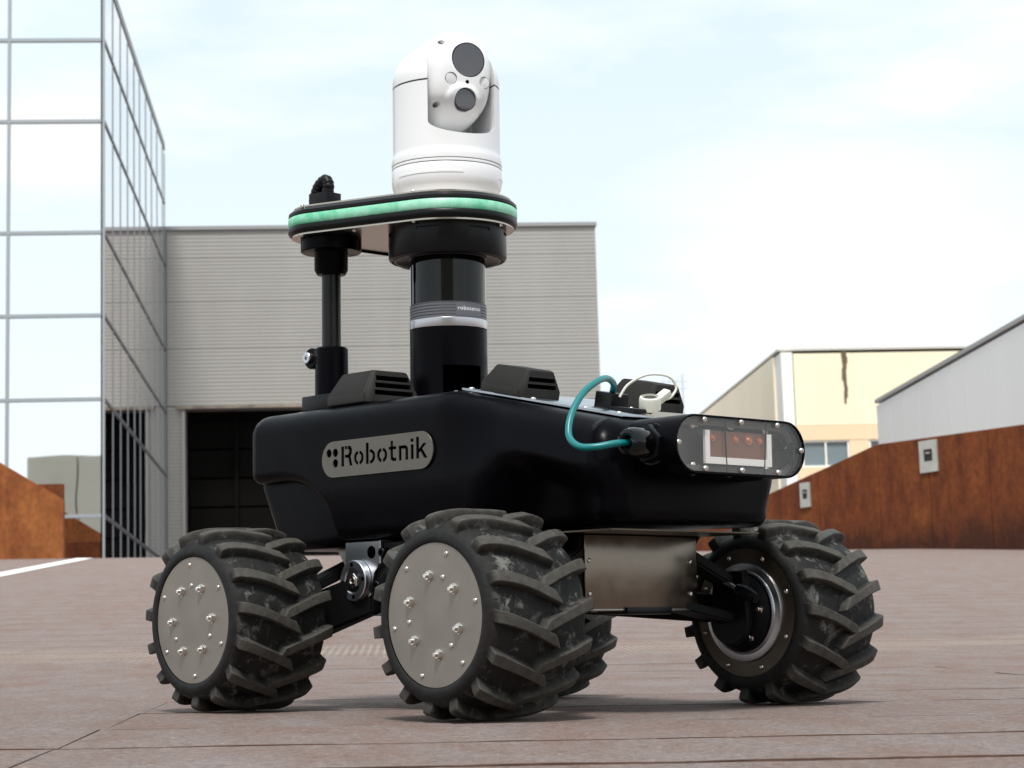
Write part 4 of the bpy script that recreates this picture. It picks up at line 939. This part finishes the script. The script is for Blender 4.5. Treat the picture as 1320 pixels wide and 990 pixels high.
# ---------------------------------------------------------------- white pan-tilt camera
c = (CX, 0, 0)
az = az0 + R(22)                                            # where the lenses look
rot = Matrix.Rotation(az, 4, 'Z'); TC = Matrix.Translation((CX, 0, 0)) @ rot
prof = [(0, .7752), (.0800, .7752), (.0805, .7765), (.0805, .7850), (.0830, .7900), (.0850, .7960), (.0858, .8020), (.0858, .8200), (.0852, .8215)]
base = obj('pan_tilt_camera', lathe(prof + [(0, .8215)], 128, c=c), 'white', bot, 40)
obj('base_seam', lathe([(0, .8212), (.0842, .8212), (.0842, .8228), (0, .8228)], 128, c=c), 'seam', base, 30)
obj('ring', lathe([(0, .8226), (.0852, .8226), (.0856, .8231), (.0856, .8262), (.0852, .8268), (0, .8268)], 128, c=c), 'white', base, 30)
obj('upper_seam', lathe([(0, .8264), (.0842, .8264), (.0842, .8280), (0, .8280)], 128, c=c), 'seam', base, 30)
hb = .83; RD = .0835; zc = .955
body = [(0, .8278), (.0850, .8278), (.0858, .8285), (.0858, .8350), (.0852, .8390), (.0838, .8440), (RD, .8480), (RD, zc - .0055), (0, zc - .0055)]
obj('body_seam', lathe([(0, zc - .0056), (RD - .0012, zc - .0056), (RD - .0012, zc - .0028), (0, zc - .0028)], 96, c=c), 'seam', base, 30)
bb_ = obj('camera_body', lathe(body, 160, c=c), 'white', base, 40)
dome = [(0, zc - .003), (RD - .0004, zc - .003), (RD, zc - .0025), (RD, zc + .004)] + [(RD * math.cos(R(a)), zc + .004 + .068 * math.sin(R(a))) for a in range(5, 90, 5)] + [(0, zc + .072)]
dm = obj('camera_dome', lathe(dome, 160, c=c), 'white', base, 40)
# slot that the tilting head sits in: open to the front, rounded at the foot
def slot_cutter(hw, zlow, grow=0):
    o_ = arc(0, 0, hw, 180, 360, 28); zz = zlow + .02
    pts = [(x, zz + (y / hw) * .02) for x, y in o_] + [(hw, 1.2), (-hw, 1.2)]
    b = prism(pts, -.028, .14); bmesh.ops.transform(b, matrix=TC @ Matrix(((0, 0, 1, 0), (1, 0, 0, 0), (0, 1, 0, 0), (0, 0, 0, 1))), verts=b.verts); return b
for o_ in (bb_, dm, [q for q in bot.children_recursive if q.name == 'body_seam'][0]):
    cc = obj('cutter', slot_cutter(.0555, .866), None); cc.parent = bot; boolean(o_, [cc])
    if not o_.data.materials: o_.data.materials.append(M['white'])
    o_.data.shade_smooth(); o_.data.set_sharp_from_angle(angle=R(35))
# head: superellipsoid with a shaped face
HZ = .9575
def head_mesh():
    NU, NVv = 128, 96; bm = bmesh.new(); rows_ = []
    for i in range(NVv + 1):
        v = -PI / 2 + PI * i / NVv; row = []
        for j in range(NU):
            u = 2 * PI * j / NU
            def sp(c_, p): return math.copysign(abs(c_) ** p, c_)
            x = sp(math.cos(v), .75) * sp(math.cos(u), .55); y = sp(math.cos(v), .75) * sp(math.sin(u), .55); z = sp(math.sin(v), .80)
            X = x * .068 + .012; Y = y * .0535; Z = z * .080
            # narrower towards the foot, face set upright with a soft chamfer
            tz = max(0, -z); Y *= 1 - .20 * tz ** 2; X -= .020 * ss(.35, 1, tz) if x > 0 else 0
            # raised surround for the lower lens
            if x > 0:
                q = ((Y) / .024) ** 2 + ((Z + .034) / .021) ** 2; X += .004 * (1 - ss(.85, 1.5, q)) * ss(.3, .8, x)
            row.append(bm.verts.new((X, Y, Z)))
        rows_.append(row)
    for a, b in zip(rows_, rows_[1:]):
        for j in range(NU): bm.faces.new((a[j], a[(j + 1) % NU], b[(j + 1) % NU], b[j]))
    bmesh.ops.remove_doubles(bm, verts=bm.verts, dist=1e-5); return bm
TH_ = TC @ Matrix.Translation((0, 0, HZ)) @ Matrix.Rotation(R(3), 4, 'Y') @ Matrix.Rotation(R(-4), 4, 'X')
head = obj('camera_head', head_mesh(), 'white', base, 60); head.matrix_local = TH_
TF = Matrix(((0, 0, 1, 0), (1, 0, 0, 0), (0, 1, 0, 0), (0, 0, 0, 1)))      # local z -> +x, x -> +y, y -> z
FX = .0802
cuts_ = []
lens_spec = ((.004, .029, .0262, 'lens', 'main_lens'), (.003, -.0335, .0168, 'lens', 'lower_lens'), (-.0225, -.004, .0090, 'led', 'illuminator'), (.0335, -.002, .0090, 'led', 'illuminator'), (.004, -.006, .0030, 'void', 'light_sensor'))
for (yy, zz, r, m_, n_) in lens_spec:
    b = lathe([(0, -.012), (r * 1.05, -.012), (r * 1.05, .02), (0, .02)], 48); bmesh.ops.transform(b, matrix=TH_ @ Matrix.Translation((FX - .0015, yy, zz)) @ TF @ Matrix.Identity(4), verts=b.verts)
    cc = obj('cutter', b, None); cc.parent = bot; cuts_.append(cc)
for (yy, zz) in ((-.036, .053), (-.036, -.044), (.040, -.048)):
    b = lathe([(0, -.03), (.0040, -.03), (.0050, .02), (0, .02)], 24); bmesh.ops.transform(b, matrix=TH_ @ Matrix.Translation((FX - .010, yy, zz)) @ TF, verts=b.verts)
    cc = obj('cutter', b, None); cc.parent = bot; cuts_.append(cc)
from mathutils.bvhtree import BVHTree
b_ = bmesh.new(); b_.from_mesh(head.data); BV = BVHTree.FromBMesh(b_); b_.free()
def face_x(y, z): return BV.ray_cast(Vector((1, y, z)), Vector((-1, 0, 0)))[0].x
FXS = {s_: face_x(s_[0], s_[1]) for s_ in lens_spec}
boolean(head, cuts_)
if not head.data.materials: head.data.materials.append(M['white'])
head.data.shade_smooth(); head.data.set_sharp_from_angle(angle=R(30))
for s_ in lens_spec:
    (yy, zz, r, m_, n_) = s_; FX = FXS[s_] + (.0016 if m_ == 'led' else .0012)
    b = lathe([(0, .0008), (r * .5, .0006), (r * .97, 0), (r * .97, -.004), (0, -.004)], 56); o_ = obj(n_, b, m_, base, 30); o_.matrix_local = TH_ @ Matrix.Translation((FX - .0030, yy, zz)) @ TF
    b = lathe([(r * .965, -.004), (r * 1.045, -.004), (r * 1.045, .0004), (r * .965, .0004)], 56, closed=True); o_ = obj(n_ + '_seal', b, 'seam', base, 30); o_.matrix_local = TH_ @ Matrix.Translation((FX - .0038, yy, zz)) @ TF
# inner wall of the slot
bm = slot_cutter(.0515, .8685); bmesh.ops.delete(bm, geom=[f for f in bm.faces if False], context='FACES')
bm.free()
# grooves in the base ring
for a0, a1 in ((-58, 17), (70, 120), (160, 230)):
    bm = curved_plate(az0 + R(a0), az0 + R(a1), .8045, .8075, .0850, .0866, 24); obj('base_ridge', bm, 'white', base, 40)

# ---------------------------------------------------------------- sensor pod on the nose
PZ, PR, PW = .3505, .0388, .1290
def stadium(r, w_, n=20): return arc(w_ - r, 0, r, -90, 90, n) + arc(-w_ + r, 0, r, 90, 270, n)
TPx = Matrix(((0, 0, 1, 0), (1, 0, 0, 0), (0, 1, 0, PZ), (0, 0, 0, 1)))
outer = stadium(PR, PW); inn = stadium(PR - .0032, PW - .0032)
bm = bmesh.new(); loops = []
for pts, x in ((outer, .392), (outer, .4845), (stadium(PR - .0006, PW - .0006), .4868), (stadium(PR - .0028, PW - .0028), .4868), (inn, .4858), (inn, .455)):
    loops.append([bm.verts.new((x, y, PZ + z)) for y, z in pts])
for a, b in zip(loops, loops[1:]):
    n = len(a)
    for i in range(n): bm.faces.new((a[i], a[(i + 1) % n], b[(i + 1) % n], b[i]))
bm.faces.new(loops[0]); bm.faces.new(loops[-1]); pod = obj('sensor_pod', bm, 'hood', bot, 40)
obj('inner_bulkhead', prism(stadium(PR - .0034, PW - .0034), .456, .459, mt=TPx), 'inner', pod)
obj('clear_cover', prism(stadium(PR - .0034, PW - .0034), .4822, .4852, .0004, 1, TPx), 'clear', pod)
# ring-shaped gasket step, U frame, brown window, four eyes
g1 = stadium(PR - .0036, PW - .0036); g2 = stadium(PR - .0125, PW - .0125)
bm = bmesh.new(); n = len(g1); V_ = [[bm.verts.new((x, y, PZ + z)) for y, z in p] for p, x in ((g1, .4665), (g1, .4710), (g2, .4710), (g2, .4665))]
for a in range(4):
    for i in range(n): bm.faces.new((V_[a][i], V_[a][(i + 1) % n], V_[(a + 1) % 4][(i + 1) % n], V_[(a + 1) % 4][i]))
M['gasket'] = mat('mid_grey_gasket', (.12, .112, .105), .45); obj('gasket', bm, 'gasket', pod, 30)
bm = bmesh.new(); fy0, fy1, fz0, fz1 = -.0670, .0650, -.0245, .0195
add_box(bm, (.4797, fy0 + .0045, PZ + (fz0 + fz1) / 2), (.004, .009, fz1 - fz0)); add_box(bm, (.4797, fy1 - .0045, PZ + (fz0 + fz1) / 2), (.004, .009, fz1 - fz0)); add_box(bm, (.4799, (fy0 + fy1) / 2, PZ + fz0 + .0045), (.0036, fy1 - fy0 - .0182, .009))
fr_ = obj('window_frame', bm, 'white_frame', pod)
bm = bmesh.new(); add_box(bm, (.4765, (fy0 + fy1) / 2, PZ + .0018), (.004, fy1 - fy0 - .017, .0355)); obj('sensor_window', bm, 'brown_glass', pod)
for y, r in ((-.050, .0052), (-.004, .0055), (.022, .0070), (.044, .0050)):
    o_ = obj('sensor_eye', lathe([(0, .0028), (r * .45, .0022), (r * .6, .0008), (r * .9, .0012), (r, 0), (0, 0)], 28), 'orange_lens', pod, 40); o_.matrix_local = Matrix.Translation((.4787, y, PZ + .0095)) @ Matrix.Rotation(PI / 2, 4, 'Y')
# internal struts seen through the cover
for y, lean in ((-.027, .004), (.052, -.012)):
    bm = bmesh.new(); add_box(bm, (.4815, y, PZ), (.0008, .0022, .067), 0, Matrix.Rotation(lean * 8, 3, 'X')); obj('strut', bm, 'matte', pod)
bm = bmesh.new(); 
for (y0, z0, y1, z1) in ((.076, .018, .100, -.010), (.076, -.004, .104, .008)):
    pass
bm.free()
bm = prism([(.078, .017), (.098, .0), (.116, .012), (.112, -.02), (.094, -.002), (.078, -.003)], .474, .479, mt=TPx); obj('dark_reflection', bm, 'void', pod)  # added dark angular shape, stands in for reflections in the clear cover
for (y, z) in ((-PW + .007, 0), (PW - .007, 0), (-.072, PR - .0068), (0, PR - .0068), (.073, PR - .0068), (-.072, -PR + .0068), (0, -PR + .0068), (.073, -PR + .0068)):
    put(SCREW, 'screw', pod, Matrix.Translation((.4853, y, PZ + z)) @ Matrix.Rotation(PI / 2, 4, 'Y') @ Matrix.Scale(1.25, 4))
    put(SCREW, 'screw_post', pod, Matrix.Translation((.462, y * .97, PZ + z * .92)) @ Matrix.Rotation(PI / 2, 4, 'Y') @ Matrix.Scale(3.1, 4))
# mounting bracket over the hood
bm = bmesh.new(); add_box(bm, (.352, .01, .4015), (.075, .110, .003), .0008, Matrix.Rotation(SL, 3, 'Y')); pb = obj('pod_bracket', bm, 'plate', bot, 40)
bm = bmesh.new(); add_box(bm, (.388, -.022, .387), (.003, .09, .030), .0008); obj('bracket_lip', bm, 'plate', pb, 40)
# black junction box beneath the cables
bm = bmesh.new(); add_box(bm, (.268, -.024, .428), (.034, .034, .026), .002, Matrix.Rotation(SL, 3, 'Y')); jb = obj('junction_box', bm, 'plastic', bot, 40)
bm = bmesh.new(); add_box(bm, (.318, -.040, .4075), (.052, .034, .014), .002, Matrix.Rotation(SL * .8, 3, 'Y')); obj('connector_block', bm, 'plastic', bot, 40)
# cable gland on the near end of the pod
TG = Matrix.Translation((.437, -.112, .3515)) @ Matrix.Rotation(R(6), 4, 'Z') @ to_y(-1)
bm = prism(hexpts(.0255, .3), .012, .026, .003, 2, TG); pg = obj('pod_cable_gland', bm, 'plastic', bot, 40)
obj('gland_body', lathe([(0, .024), (.0185, .024), (.0200, .028), (.0200, .050), (.0185, .058), (.0165, .062), (.0120, .0635), (.0090, .062), (.0085, .054), (0, .054)], 16), 'gloss', pg, 30).matrix_local = TG
obj('gland_base', lathe([(0, 0), (.026, 0), (.0275, .004), (.0275, .012), (0, .012)], 36), 'plastic', pg, 30).matrix_local = TG
bm = tube([(.4365, -.165, .3515), (.432, -.185, .3495), (.418, -.205, .3455), (.398, -.216, .347), (.378, -.214, .362), (.368, -.200, .390), (.360, -.172, .4200), (.350, -.135, .4405), (.330, -.095, .4500), (.300, -.052, .4490), (.275, -.028, .4420), (.262, -.022, .4300)], .0046, 16, 8)
obj('teal_cable', bm, 'teal', bot, 60)
# white dust cap on its loop
bm = lathe([(0, 0), (.0125, 0), (.0135, .001), (.0135, .014), (.0125, .0165), (.0105, .0175), (.0105, .015), (0, .015)], 32); cap = obj('dust_cap', bm, 'cream', bot, 40)
cap.matrix_local = Matrix.Translation((.338, -.020, .411)) @ Matrix.Rotation(R(24), 4, Vector((.67, .74, 0))) @ Matrix.Scale(1.12, 4)
bm = bmesh.new(); add_box(bm, (.0, .022, .012), (.012, .022, .009), .002, Matrix.Rotation(R(20), 3, 'X')); obj('cap_tab', bm, 'cream', cap, 40)
obj('cap_socket', lathe([(0, .0155), (.0090, .0155), (.0090, .0150), (0, .0150)], 24), 'ringsteel', cap, 40)
bm = tube([(.292, -.032, .432), (.298, -.020, .450), (.315, .000, .463), (.332, .024, .461), (.336, .036, .446), (.335, .026, .432), (.335, .014, .428)], .0019, 10, 8); obj('cap_loop', bm, 'cream', bot, 60)
